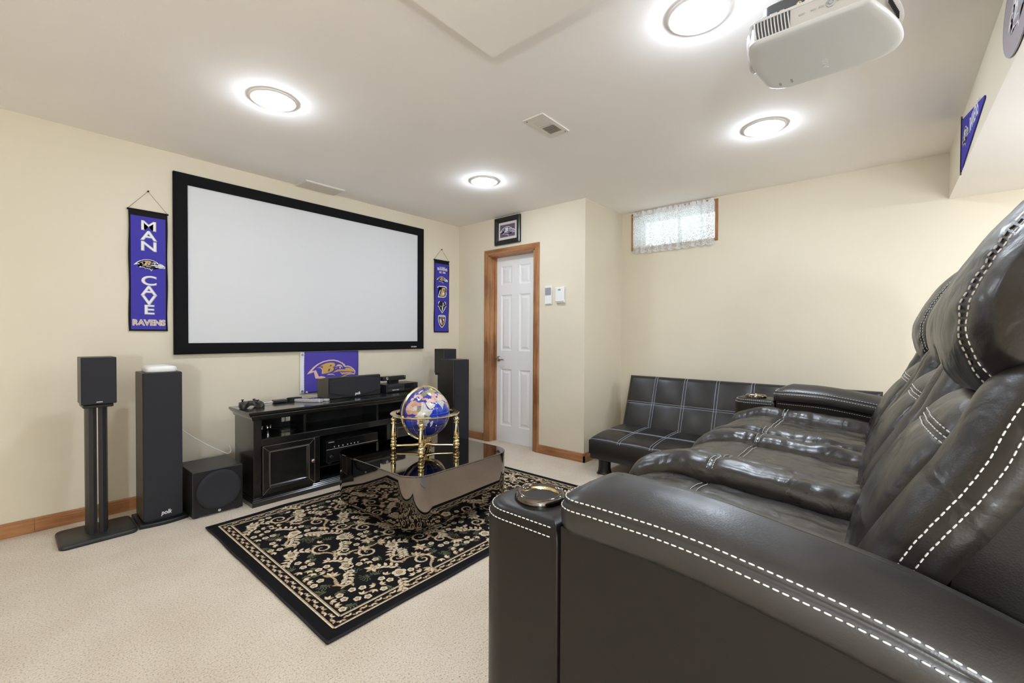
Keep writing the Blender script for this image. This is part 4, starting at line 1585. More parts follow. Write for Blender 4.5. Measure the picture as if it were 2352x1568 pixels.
def remote(loc, rotz, w, l, h, label, rows, cols, m='silver_plastic'):
    t = thing('remote_control', label, 'remote', loc, 'silver remotes on the cabinet', rotz, local=True)
    bm = bm_new()
    loft(bm, rings_rr(-w / 2, w / 2, -l / 2, l / 2, 0.008, [(0.004, 0.0), (0.0, 0.004), (0.0, h - 0.003), (0.003, h)], 4))
    obj('case', bm, m, t)
    for i in range(rows):
        for j in range(cols):
            bm = bm_new()
            x = -w / 2 + w * (j + 1) / (cols + 1)
            y = l * (-0.2 + 0.62 * i / max(1, rows - 1))
            box(bm, x - 0.0045, x + 0.0045, y - 0.003, y + 0.003, h - 0.0005, h + 0.0018)
            obj('button', bm, 'plum_print', t)
    return t


remote((1.553, 3.405, ZT), R_(32), 0.054, 0.215, 0.022, 'larger silver remote on the cabinet left of the centre speaker', 7, 3)
remote((1.634, 3.395, ZT), R_(34), 0.042, 0.150, 0.016, 'smaller silver remote between the larger remote and the centre speaker', 5, 3)

# ------------------------------------------------------------------ rug
RX0, RX1, RY0, RY1, RZ = 0.795, 2.900, 1.590, 3.095, 0.012
rug = thing('area_rug', 'black area rug with cream scrolls and flowers under the mirrored table', 'rug', ((RX0 + RX1) / 2, (RY0 + RY1) / 2, 0))


def wob(x, y):
    # the far left stretch of the rug rides up in a small ripple
    return 0.003 * math.exp(-((y - RY1) / 0.10) ** 2) * math.exp(-((x - 1.25) / 0.16) ** 2)


bm = bm_new()
nx, ny = 70, 50
top = []
for j in range(ny + 1):
    row = []
    for i in range(nx + 1):
        x = RX0 + (RX1 - RX0) * i / nx
        y = RY0 + (RY1 - RY0) * j / ny
        if j == ny:
            y += 0.012 * math.exp(-((x - 1.25) / 0.12) ** 2)
        if i == 0:
            x += 0.006 * noise.noise(Vector((y * 4, 0, 0)))
        if j == 0:
            y += 0.006 * noise.noise(Vector((x * 4, 7, 0)))
        row.append(bm.verts.new((x, y, RZ + wob(x, y))))
    top.append(row)
for j in range(ny):
    for i in range(nx):
        bm.faces.new((top[j][i], top[j][i + 1], top[j + 1][i + 1], top[j + 1][i]))
be = [e for e in bm.edges if len(e.link_faces) == 1]
r = bmesh.ops.extrude_edge_only(bm, edges=be)
for g in r['geom']:
    if isinstance(g, bmesh.types.BMVert):
        g.co.z = 0.0005
obj('pile', bm, 'rug_black', rug)
bm = bm_new()
loop = [(RX0, RY0), (RX1, RY0), (RX1, RY1), (RX0, RY1)]
pts = []
for k in range(4):
    a, b = loop[k], loop[(k + 1) % 4]
    for i in range(30):
        x, y = a[0] + (b[0] - a[0]) * i / 30, a[1] + (b[1] - a[1]) * i / 30
        pts.append((x, y))
off = lambda x, y: (0.006 * noise.noise(Vector((y * 4, 0, 0))) if abs(x - RX0) < 1e-4 else 0, 0.006 * noise.noise(Vector((x * 4, 7, 0))) if abs(y - RY0) < 1e-4 else (0.012 * math.exp(-((x - 1.25) / 0.12) ** 2) if abs(y - RY1) < 1e-4 else 0))
pts3 = [(x + off(x, y)[0], y + off(x, y)[1], 0.0065 + wob(x, y) * .8) for x, y in pts]
tube(bm, pts3 + [pts3[0]], 0.0062, 7)
obj('bound_edge', bm, 'rug_edge', rug, 180)

PZ = RZ + 0.0007
pat = {'rug_cream': bm_new(), 'rug_tan': bm_new(), 'rug_brown': bm_new(), 'rug_green': bm_new()}


def rp(m, pts, z=0.0):
    """one flat woven motif piece (fan triangulated by bmesh)"""
    b_ = pat[m]
    try:
        f = b_.faces.new([b_.verts.new((x, y, PZ + z + wob(x, y))) for x, y in pts])
    except ValueError:
        pass


def leaf(m, x, y, a, l, w, z=0.0, line=True):
    c, s = math.cos(a), math.sin(a)
    if m != 'rug_green':
        l, w = l * 0.92, w * 0.86
        if line:
            leaf('rug_brown', x - 0.0022 * c, y - 0.0022 * s, a, (l + 0.005) / 0.92, (w + 0.0055) / 0.86, z - 0.00015, False)
    P = [(0, 0), (0.3, 0.5), (0.65, 0.42), (1, 0), (0.65, -0.42), (0.3, -0.5)]
    rp(m, [(x + l * u * c - w * v * s, y + l * u * s + w * v * c) for u, v in P], z)


def ribbon(m, pts, w0, w1, z=0.0, teeth=0.0):
    n = len(pts)
    for i in range(n - 1):
        (x0, y0), (x1, y1) = pts[i], pts[i + 1]
        d = math.hypot(x1 - x0, y1 - y0) or 1e-6
        nx_, ny_ = -(y1 - y0) / d, (x1 - x0) / d
        wa = (w0 + (w1 - w0) * i / n) * (1 + teeth * ((i % 2) * 2 - 1))
        wb = (w0 + (w1 - w0) * (i + 1) / n) * (1 + teeth * (((i + 1) % 2) * 2 - 1))
        rp(m, [(x0 + nx_ * wa, y0 + ny_ * wa), (x1 + nx_ * wb, y1 + ny_ * wb), (x1 - nx_ * wb * .6, y1 - ny_ * wb * .6), (x0 - nx_ * wa * .6, y0 - ny_ * wa * .6)], z)


def flower(x, y, r, a0):
    for k in range(5):
        a = a0 + 2 * PI * k / 5
        P = []
        for i in range(9):
            t = 2 * PI * i / 9
            P.append((x + (r * .62 + r * .46 * math.cos(t)) * math.cos(a) - r * .5 * math.sin(t) * math.sin(a), y + (r * .62 + r * .46 * math.cos(t)) * math.sin(a) + r * .5 * math.sin(t) * math.cos(a)))
        rp('rug_cream', P, 0.0003 + k * 0.00005)
    for rr, m, z in ((0.50, 'rug_brown', 0.0008), (0.42, 'rug_tan', 0.0010), (0.18, 'rug_brown', 0.0012), (0.11, 'rug_cream', 0.0014)):
        rp(m, [(x + r * rr * math.cos(2 * PI * i / 9), y + r * rr * math.sin(2 * PI * i / 9)) for i in range(9)], z)


def scroll(x, y, r, a0, sgn, turns=1.55, tail=1.2):
    """a curling acanthus scroll ending at (x, y)"""
    pts = []
    n = 34
    for i in range(n):
        u = i / (n - 1)
        rr = r * (1 - u) ** 0.85 + r * 0.10
        a = a0 + sgn * u * turns * 2 * PI
        pts.append((x + rr * math.cos(a), y + rr * math.sin(a)))
    ribbon('rug_tan', pts[:-8], 0.0115, 0.0055, 0.0002, 0.28)
    ribbon('rug_cream', pts[2:], 0.0050, 0.0032, 0.0006)
    sx, sy = pts[0]
    ta = a0 - sgn * PI / 2
    tp = [(sx + math.cos(ta + sgn * .55 * t) * t * r * tail, sy + math.sin(ta + sgn * .55 * t) * t * r * tail) for t in [i / 9 for i in range(10)]]
    ribbon('rug_tan', tp, 0.011, 0.003, 0.0002, 0.30)
    ex, ey = tp[-1]
    for k in range(5):
        leaf('rug_cream' if k % 2 else 'rug_tan', ex, ey, ta + (k - 2) * .55, 0.052, 0.020, 0.0002 + 0.0001 * k)
    for k in range(3):
        b_ = a0 + sgn * (0.8 + k * .9)
        leaf('rug_tan', x + (r * .92) * math.cos(b_), y + (r * .92) * math.sin(b_), b_ - sgn * .7, 0.034, 0.013, 0.0003)


def spray(x, y, a, l, curl=0.5):
    pts = [(x + l * t * math.cos(a + curl * t), y + l * t * math.sin(a + curl * t)) for t in [i / 8 for i in range(9)]]
    ribbon('rug_tan', pts, 0.0028, 0.0018, 0.0002)
    for i in range(2, 9, 2):
        aa = a + curl * i / 8
        for sg in (-1, 1):
            leaf('rug_cream' if (i + sg) % 4 else 'rug_tan', pts[i][0], pts[i][1], aa + sg * 0.85, 0.040, 0.019, 0.0003 + 0.0001 * i)
    leaf('rug_cream', pts[-1][0], pts[-1][1], a + curl, 0.036, 0.018, 0.0008)


def sprig(x, y, a, l):
    for k in range(5):
        aa = a + (k - 2) * 0.34
        for t in range(3):
            leaf('rug_green', x + math.cos(aa) * l * (0.2 + .28 * t), y + math.sin(aa) * l * (0.2 + .28 * t), aa + (0.5 if t % 2 else -0.5), 0.020, 0.0055, 0.0001)


# repeating half-drop arrangement over the field
fx0_, fx1_, fy0_, fy1_ = RX0 + 0.185, RX1 - 0.185, RY0 + 0.185, RY1 - 0.185
rng = random.Random(4)
cellx, celly = 0.298, 0.300
cols_n = int(round((fx1_ - fx0_) / cellx))
rows_n = int(round((fy1_ - fy0_) / celly))
cellx, celly = (fx1_ - fx0_) / cols_n, (fy1_ - fy0_) / rows_n


def inside(x, y, m=0.0):
    return fx0_ - m < x < fx1_ + m and fy0_ - m < y < fy1_ + m


for j in range(rows_n + 1):
    for i in range(cols_n + 1):
        x = fx0_ + cellx * (i + (0.5 if j % 2 else 0.0))
        y = fy0_ + celly * j
        sg = 1 if (i + j) % 2 else -1
        jx, jy = rng.uniform(-.02, .02), rng.uniform(-.02, .02)
        if inside(x + jx, y + jy, 0.015):
            flower(x + jx, y + jy, 0.034, rng.uniform(0, 6))
            spray(x + jx + 0.03 * sg, y + jy + 0.03, 0.9 + sg * 0.8, 0.105, 0.5 * sg)
            spray(x + jx - 0.03 * sg, y + jy - 0.03, 4.0 + sg * 0.8, 0.10, -0.5 * sg)
        px_, py_ = x + cellx * .5, y + celly * .12 * sg
        if inside(px_, py_, 0.015):
            scroll(px_, py_, 0.050, rng.uniform(0, 6.28), sg, 1.5, 1.35)
        px_, py_ = x + cellx * .23, y + celly * .5
        if inside(px_, py_, 0.01):
            scroll(px_, py_, 0.040, rng.uniform(0, 6.28), -sg, 1.35, 1.5)
            sprig(px_ + 0.05, py_ + 0.03, rng.uniform(0, 6), 0.055)
        px_, py_ = x + cellx * .74, y + celly * .53
        if inside(px_, py_, 0.02):
            for k in range(6):
                leaf('rug_tan' if k % 2 else 'rug_cream', px_, py_, k * 1.05 + rng.random() * .3, 0.046, 0.023, 0.0002 + 0.0001 * k)
            sprig(px_ - 0.04, py_ - 0.05, rng.uniform(0, 6), 0.055)
        px_, py_ = x + cellx * .5, y + celly * .78
        if inside(px_, py_, 0.02):
            spray(px_, py_, rng.uniform(0, 6.28), 0.085, rng.uniform(-.7, .7))
            flower(px_ - .02, py_ - .02, 0.019, rng.uniform(0, 6))
occ = set()
G_ = 0.020
for b_ in pat.values():
    for f in b_.faces:
        c = f.calc_center_median()
        for ax in (-1, 0, 1):
            for ay in (-1, 0, 1):
                occ.add((int(c.x / G_) + ax, int(c.y / G_) + ay))
for gi in range(int((RX0 + 0.13) / G_), int((RX1 - 0.13) / G_)):
    for gj in range(int((RY0 + 0.13) / G_), int((RY1 - 0.13) / G_)):
        if (gi, gj) in occ or rng.random() < 0.35:
            continue
        x, y = (gi + .5) * G_, (gj + .5) * G_
        kind = rng.random()
        if kind < 0.30:
            flower(x, y, 0.017, rng.uniform(0, 6))
        elif kind < 0.72:
            a_ = rng.uniform(0, 6.28)
            for k in range(3):
                leaf('rug_cream' if k else 'rug_tan', x - .012 * math.cos(a_), y - .012 * math.sin(a_), a_ + (k - 1) * .8, 0.032, 0.014, 0.0002 + .0001 * k)
        else:
            sprig(x, y, rng.uniform(0, 6), 0.042)
        for ax in (-1, 0, 1):
            for ay in (-1, 0, 1):
                occ.add((gi + ax, gj + ay))
# border: two pairs of lines and a running leaf band


def frame_line(m, d, w, z=0.0002):
    a0, a1, b0, b1 = RX0 + d, RX1 - d, RY0 + d, RY1 - d
    N_ = 40
    for (p, q, n_) in (((a0, b0), (a1, b0), (0, 1)), ((a1, b0), (a1, b1), (-1, 0)), ((a1, b1), (a0, b1), (0, -1)), ((a0, b1), (a0, b0), (1, 0))):
        for i in range(N_):
            u, v = i / N_, (i + 1) / N_
            A = (p[0] + (q[0] - p[0]) * u, p[1] + (q[1] - p[1]) * u)
            B = (p[0] + (q[0] - p[0]) * v, p[1] + (q[1] - p[1]) * v)
            rp(m, [A, B, (B[0] + n_[0] * w, B[1] + n_[1] * w), (A[0] + n_[0] * w, A[1] + n_[1] * w)], z)


frame_line('rug_cream', 0.047, 0.0065)
frame_line('rug_tan', 0.0545, 0.003)
frame_line('rug_cream', 0.099, 0.0065)
frame_line('rug_tan', 0.107, 0.0035)
for d in (0.077,):
    a0, a1, b0, b1 = RX0 + d, RX1 - d, RY0 + d, RY1 - d
    per = [((a0, b0), (a1, b0)), ((a1, b0), (a1, b1)), ((a1, b1), (a0, b1)), ((a0, b1), (a0, b0))]
    for p, q in per:
        L_ = math.hypot(q[0] - p[0], q[1] - p[1])
        nn = int(L_ / 0.036)
        dx_, dy_ = (q[0] - p[0]) / L_, (q[1] - p[1]) / L_
        ang = math.atan2(dy_, dx_)
        for i in range(nn):
            x, y = p[0] + dx_ * L_ * (i + .5) / nn, p[1] + dy_ * L_ * (i + .5) / nn
            sg = 1 if i % 2 else -1
            leaf('rug_cream' if i % 3 else 'rug_tan', x, y, ang + sg * 0.75, 0.023, 0.012, 0.0002)
            leaf('rug_cream', x, y, ang + sg * 2.3, 0.020, 0.011, 0.0003)
            leaf('rug_tan', x + dx_ * .014, y + dy_ * .014, ang - sg * 0.9, 0.016, 0.009, 0.0004)
for m, b_ in pat.items():
    bmesh.ops.triangulate(b_, faces=b_.faces[:])
    o = obj('woven_motif', b_, m, rug)
    stuff(o)

pm = thing('floor_mat', 'pale grey mat edge on the carpet at the foot of the near armrest', 'mat', (1.25, 0.95, 0.0))
bm = bm_new()
loft(bm, rings_rr(1.060, 1.60, 0.62, 1.035, 0.06, [(0.0, 0.001), (0.0, 0.010), (0.006, 0.014)], 6))
obj('mat_pad', bm, 'mat_pale', pm)

# ------------------------------------------------------------------ coffee table
tb = thing('coffee_table', 'low smoked mirror coffee table with rounded corners on the rug', 'table', (1.885, 2.41, RZ))
TX0, TX1, TY0, TY1, TZ = 1.448, 2.285, 1.940, 2.830, 0.388
bm = bm_new()
pr = [(0.034, 0.062)] + [(0.034 - 0.034 * math.sin(a), 0.096 - 0.034 * math.cos(a)) for a in [i * PI / 2 / 6 for i in range(1, 7)]] + [(0.0, 0.25), (0.0, TZ - 0.009)]
loft(bm, rings_rr(TX0, TX1, TY0, TY1, 0.135, pr, 16))
obj('body', bm, 'smoked_mirror', tb, 50)
bm = bm_new()
loft(bm, rings_rr(TX0, TX1, TY0, TY1, 0.135, [(0.0, TZ - 0.008), (-0.0012, TZ - 0.006), (-0.0012, TZ - 0.002), (0.0012, TZ)], 12))
obj('top_panel', bm, 'smoked_mirror', tb, 30)
bm = bm_new()
loft(bm, rings_rr(TX0 + 0.085, TX1 - 0.085, TY0 + 0.100, TY1 - 0.100, 0.10, [(0.0, RZ + 0.0045), (0.0, 0.07)], 12))
obj('plinth', bm, 'smoked_mirror', tb, 50)

# ------------------------------------------------------------------ gemstone globe on brass stand
gl = thing('gemstone_globe', 'blue gemstone globe in a four-legged brass stand on the coffee table', 'globe', (1.896, 2.404, TZ))
GX, GY, GZ, GR = 1.893, 2.400, 0.640, 0.168
CONT = [
    # (material, [(lon, lat) ...])  each piece one inlaid stone
    ('stone_0', [(-17, 21), (-13, 28), (-6, 35), (0, 36), (3, 32), (-4, 25), (-6, 21)]),
    ('stone_0', [(-17, 21), (-6, 21), (-4, 25), (3, 20), (2, 15), (-12, 14), (-17, 15)]),
    ('stone_1', [(0, 36), (10, 37), (11, 32), (10, 24), (3, 20), (-4, 25), (3, 32)]),
    ('stone_2', [(3, 20), (10, 24), (15, 22), (14, 13), (4, 12), (2, 15)]),
    ('stone_1', [(-17, 15), (-12, 14), (2, 15), (4, 12), (3, 6), (-4, 5), (-8, 4), (-13, 8)]),
    ('stone_1', [(10, 37), (12, 33), (20, 31), (25, 32), (25, 22), (15, 22), (10, 24), (11, 32)]),
    ('stone_4', [(15, 22), (24, 20), (24, 15), (22, 11), (16, 8), (14, 13)]),
    ('stone_1', [(4, 12), (14, 13), (16, 8), (14, 3), (9, 4), (3, 6)]),
    ('stone_6', [(25, 32), (32, 31), (36, 22), (38, 16), (33, 10), (24, 9), (22, 11), (24, 15), (24, 20), (25, 22)]),
    ('stone_2', [(38, 16), (43, 12), (51, 12), (48, 6), (42, -1), (40, -3), (34, 1), (31, 4), (24, 9), (33, 10)]),
    ('stone_3', [(14, 3), (16, 8), (22, 11), (24, 9), (31, 4), (30, -2), (29, -8), (28, -12), (22, -11), (17, -7), (12, -5), (9, 1)]),
    ('stone_4', [(30, -2), (31, 4), (34, 1), (40, -3), (39, -8), (35, -11), (30, -8)]),
    ('stone_7', [(12, -5), (17, -7), (22, -11), (24, -17), (19, -18), (12, -17), (14, -11)]),
    ('stone_6', [(28, -12), (30, -8), (35, -11), (39, -8), (41, -14), (35, -20), (31, -20), (27, -17), (22, -17), (22, -11)]),
    ('stone_7', [(12, -17), (19, -18), (24, -18), (21, -22), (20, -28), (16, -28), (14, -22)]),
    ('stone_3', [(21, -22), (24, -18), (29, -18), (35, -20), (35, -25), (29, -23), (25, -25), (20, -27)]),
    ('stone_1', [(16, -28), (20, -28), (25, -25), (29, -23), (32, -26), (31, -30), (26, -34), (19, -35), (17, -32)]),
    ('stone_3', [(43, -16), (49, -13), (50, -16), (47, -25), (44, -24), (43, -20)]),
    ('stone_3', [(35, 28), (40, 32), (47, 30), (50, 26), (56, 25), (59, 22), (55, 17), (45, 13), (43, 15), (39, 21)]),
    ('stone_7', [(-9, 37), (-9, 43), (-2, 44), (3, 42), (0, 38), (-5, 36)]),
    ('stone_3', [(-4, 48), (2, 51), (8, 54), (8, 48), (7, 44), (3, 43), (-1, 44)]),
    ('stone_0', [(8, 54), (14, 54), (22, 54), (24, 48), (17, 46), (13, 46), (8, 48)]),
    ('stone_7', [(7, 44), (13, 46), (13, 44), (18, 40), (16, 38), (11, 42)]),
    ('stone_0', [(17, 46), (24, 48), (30, 46), (28, 42), (23, 40), (23, 37), (20, 40)]),
    ('stone_3', [(5, 58), (8, 63), (16, 69), (28, 71), (29, 66), (24, 66), (18, 61), (16, 56), (12, 56), (11, 59)]),
    ('stone_7', [(-5, 50), (-3, 54), (-5, 58), (-2, 58), (1, 53), (1, 51)]),
    ('stone_4', [(24, 48), (22, 54), (28, 60), (29, 66), (40, 67), (44, 62), (45, 54), (40, 48), (32, 46)]),
    ('stone_5', [(40, 67), (60, 69), (75, 72), (90, 75), (110, 76), (110, 60), (90, 55), (70, 54), (60, 52), (45, 54), (44, 62)]),
    ('stone_4', [(110, 76), (140, 73), (170, 69), (178, 65), (160, 60), (140, 53), (130, 48), (120, 52), (110, 55), (110, 60)]),
    ('stone_1', [(27, 41), (36, 42), (44, 40), (44, 37), (36, 36), (27, 37)]),
    ('stone_0', [(45, 54), (60, 52), (70, 54), (85, 50), (80, 44), (68, 42), (58, 43), (53, 46)]),
    ('stone_7', [(36, 36), (44, 37), (48, 39), (54, 37), (61, 36), (61, 26), (54, 27), (48, 30), (40, 32)]),
    ('stone_0', [(53, 40), (58, 43), (68, 42), (72, 37), (66, 30), (61, 26), (61, 36), (54, 37)]),
    ('stone_6', [(66, 30), (72, 37), (78, 33), (88, 27), (92, 22), (86, 20), (80, 14), (77, 8), (73, 17), (70, 21), (66, 25)]),
    ('stone_7', [(72, 37), (80, 44), (90, 48), (105, 42), (118, 46), (122, 40), (120, 30), (112, 22), (100, 22), (92, 28), (80, 31)]),
    ('stone_5', [(85, 50), (100, 52), (118, 49), (118, 46), (105, 42), (90, 48)]),
    ('stone_1', [(92, 22), (100, 22), (108, 20), (109, 12), (103, 10), (103, 2), (98, 10), (95, 16)]),
    ('stone_3', [(114, -22), (122, -17), (131, -12), (137, -13), (142, -11), (146, -19), (153, -26), (150, -37), (140, -37), (131, -31), (116, -34)]),
    ('stone_0', [(-80, 8), (-72, 12), (-60, 8), (-50, 0), (-35, -6), (-39, -18), (-48, -26), (-57, -37), (-65, -42), (-70, -52), (-75, -48), (-71, -20), (-81, -5)]),
    ('stone_7', [(-125, 48), (-95, 49), (-82, 43), (-67, 45), (-80, 32), (-81, 26), (-97, 27), (-106, 23), (-117, 33)]),
    ('stone_2', [(-165, 62), (-140, 70), (-95, 72), (-65, 60), (-56, 52), (-67, 45), (-82, 43), (-95, 49), (-125, 48), (-135, 58)]),
    ('stone_3', [(-50, 60), (-22, 70), (-20, 80), (-55, 82), (-60, 76), (-53, 66)]),
]


def pip(x, y, P):
    r = False
    n = len(P)
    j = n - 1
    for i in range(n):
        if (P[i][1] > y) != (P[j][1] > y) and x < (P[j][0] - P[i][0]) * (y - P[i][1]) / (P[j][1] - P[i][1]) + P[i][0]:
            r = not r
        j = i
    return r


boxes_ = [(m, P, min(p[0] for p in P), max(p[0] for p in P), min(p[1] for p in P), max(p[1] for p in P)) for m, P in CONT]
smats = ['ocean_blue', 'ocean_violet', 'ocean_deep'] + ['stone_%d' % i for i in range(8)]
# orientation: longitude 38E faces the camera, the pole leans a little
view_az = math.atan2(0 - GY, 0 - GX)
tilt = Matrix.Rotation(R_(3), 3, Vector((math.sin(view_az), -math.cos(view_az), 0))) @ Matrix.Rotation(R_(4), 3, Vector((math.cos(view_az), math.sin(view_az), 0)))


def sph(lon, lat, r):
    a = view_az + R_(lon - 32)
    la = R_(lat)
    v = Vector((math.cos(la) * math.cos(a), math.cos(la) * math.sin(a), math.sin(la)))
    return Vector((GX, GY, GZ)) + tilt @ v * r


bm = bm_new()
NLON, NLAT = 420, 210
ring_v = []
for j in range(1, NLAT):
    lat = -90 + 180 * j / NLAT
    ring_v.append([bm.verts.new(sph(-180 + 360 * i / NLON, lat, GR)) for i in range(NLON)])
vs_, vn_ = bm.verts.new(sph(0, -90, GR)), bm.verts.new(sph(0, 90, GR))


def gm(lon, lat):
    for m, P, a, b, c, d in boxes_:
        if a <= lon <= b and c <= lat <= d and pip(lon, lat, P):
            return smats.index(m)
    if lat < -22 + 4 * math.sin(lon * .05):
        return 2
    if (lat > 12 and (lon < 52 or lon > 100)) or (lon < 9 and lat > -12) or (-22 < lat < -8 and lon > 0):
        return 1
    return 0


for j in range(NLAT - 2):
    lat = -90 + 180 * (j + 1.5) / NLAT
    for i in range(NLON):
        lon = -180 + 360 * (i + .5) / NLON
        f = bm.faces.new((ring_v[j][i], ring_v[j][(i + 1) % NLON], ring_v[j + 1][(i + 1) % NLON], ring_v[j + 1][i]))
        f.material_index = gm(lon, lat)
for i in range(NLON):
    bm.faces.new((vs_, ring_v[0][(i + 1) % NLON], ring_v[0][i])).material_index = 2
    bm.faces.new((vn_, ring_v[-1][i], ring_v[-1][(i + 1) % NLON])).material_index = 1
ball = obj('globe_ball', bm, smats, gl, 180)
bm = bm_new()
for lon in range(-180, 180, 30):
    tube(bm, [sph(lon, la, GR + 0.0002) for la in range(-80, 81, 5)], 0.0006, 4)
for lat in (-60, -30, 0, 30, 60):
    tube(bm, [sph(lo, lat, GR + 0.0002) for lo in range(-180, 181, 6)], 0.0006, 4)
stuff(obj('grid_wire', bm, 'brass', ball))


def flat_ring(bm, cen, u, v, r0, r1, th, n=72):
    w = u.cross(v).normalized()
    rings = []
    for k in range(n):
        a = 2 * PI * k / n
        d = u * math.cos(a) + v * math.sin(a)
        rings.append([cen + d * r0 - w * th, cen + d * r1 - w * th * .7, cen + d * (r1 + .003), cen + d * r1 + w * th * .7, cen + d * r0 + w * th])
    vr = [[bm.verts.new(p) for p in ring] for ring in rings]
    m = len(vr[0])
    for k in range(n):
        a, b = vr[k], vr[(k + 1) % n]
        for i in range(m):
            bm.faces.new((a[i], a[(i + 1) % m], b[(i + 1) % m], b[i]))


cen = Vector((GX, GY, GZ))
bm = bm_new()
axis_v = tilt @ Vector((0, 0, 1))
mdir = Vector((math.cos(view_az + R_(-55)), math.sin(view_az + R_(-55)), 0))
mdir = (mdir - axis_v * mdir.dot(axis_v)).normalized()
flat_ring(bm, cen, mdir, axis_v, GR + 0.007, GR + 0.016, 0.0075)
obj('meridian_ring', bm, 'brass', gl, 40)
bm = bm_new()
for s in (1, -1):
    tube(bm, [cen + axis_v * s * (GR - 0.002), cen + axis_v * s * (GR + 0.022)], 0.004, 10)
obj('axis_pin', bm, 'brass', gl, 180)
bm = bm_new()
flat_ring(bm, cen, Vector((1, 0, 0)), Vector((0, 1, 0)), 0.196, 0.232, 0.0055)
obj('horizon_ring', bm, 'brass', gl, 40)
LEG = [(0.006, 0.000), (0.010, 0.002), (0.013, 0.008), (0.008, 0.014), (0.014, 0.020), (0.018, 0.027), (0.018, 0.036), (0.011, 0.042), (0.015, 0.048), (0.0165, 0.058), (0.011, 0.067), (0.008, 0.070), (0.016, 0.075), (0.016, 0.079), (0.009, 0.084),
       (0.0125, 0.088), (0.0145, 0.100), (0.0125, 0.130), (0.0095, 0.168), (0.008, 0.176), (0.014, 0.180), (0.014, 0.185), (0.008, 0.189), (0.010, 0.195), (0.015, 0.204), (0.015, 0.213), (0.010, 0.222), (0.006, 0.226), (0.009, 0.229), (0.009, 0.253)]
for sx in (-1, 1):
    for sy in (-1, 1):
        bm = bm_new()
        lathe(bm, [(r * (1.30 if h < 0.22 else 1.0), TZ + h) for r, h in LEG], GX + sx * 0.151, GY + sy * 0.151, 20)
        obj('leg', bm, 'brass', gl, 50)
        bm = bm_new()
        px_, py_ = GX + sx * 0.151, GY + sy * 0.151
        pts = catmull([(px_, py_, TZ + 0.026), (px_ - sx * .045, py_ - sy * .045, TZ + 0.029), (px_ - sx * .105, py_ - sy * .105, TZ + 0.031), (GX, GY, TZ + 0.042)], 14)
        tube(bm, pts, 0.0075, 10, taper=[1, .9, .85, .85, .85, .9, .95, 1.0, 1.1, 1.25, 1.5, 1.8, 2.1, 2.4])
        obj('stretcher', bm, 'brass', gl, 180)
bm = bm_new()
lathe(bm, [(0.010, TZ + 0.030), (0.022, TZ + 0.036), (0.024, TZ + 0.048), (0.014, TZ + 0.056), (0.010, TZ + 0.060), (0.013, TZ + 0.064), (0.013, TZ + 0.070), (0.006, TZ + 0.074)], GX, GY, 20)
obj('hub', bm, 'brass', gl, 50)

# ------------------------------------------------------------------ reclining sofa on its low carpeted platform
PLZ = 0.20
bm = bm_new()
box(bm, 0.72, 3.12, YR, 0.66, 0.0, PLZ, 0.02, 2)
pl = obj('platform_floor', bm, 'carpet')
struct(pl)
so = thing('reclining_sofa', 'black leather three-seat reclining sofa with white double stitching at right', 'sofa', (1.9, 0.15, PLZ))
AX0, AX1 = 0.693, 0.893           # near arm
FX0, FX1 = 2.900, 3.100           # far arm
ZSEAM = [(0.48, 0.856), (0.364, 0.855), (0.242, 0.853), (0.143, 0.840), (0.008, 0.820), (-0.084, 0.797), (-0.20, 0.755), (-0.36, 0.690)]


def zs_(y):
    return interp(ZSEAM, y)


def smooth_zs(y):
    return sum(zs_(y + d) for d in (-0.05, -0.025, 0, 0.025, 0.05)) / 5


def dense_rrect(x0, x1, y0, y1, rs, step=0.012, n=7):
    """rounded rectangle with subdivided sides; corner radii order: +x+y, -x+y, -x-y, +x-y"""
    cor = []
    for (cx, cy, a0, rr) in ((x1 - rs[0], y1 - rs[0], 0, rs[0]), (x0 + rs[1], y1 - rs[1], 90, rs[1]), (x0 + rs[2], y0 + rs[2], 180, rs[2]), (x1 - rs[3], y0 + rs[3], 270, rs[3])):
        cor.append([(cx + rr * math.cos(R_(a0 + 90 * k / n)), cy + rr * math.sin(R_(a0 + 90 * k / n))) for k in range(n + 1)])
    return cor


def outline(x0, x1, y0, y1, rs, d, nl=46, nsx=6, n=7):
    c = dense_rrect(x0 + d, x1 - d, y0 + d, y1 - d, [max(0.003, r - d) for r in rs], n=n)
    out = []
    for k in range(4):
        out += c[k]
        a, b = c[k][-1], c[(k + 1) % 4][0]
        m = nsx if k % 2 == 0 else nl
        out += [(a[0] + (b[0] - a[0]) * i / m, a[1] + (b[1] - a[1]) * i / m) for i in range(1, m)]
    return out


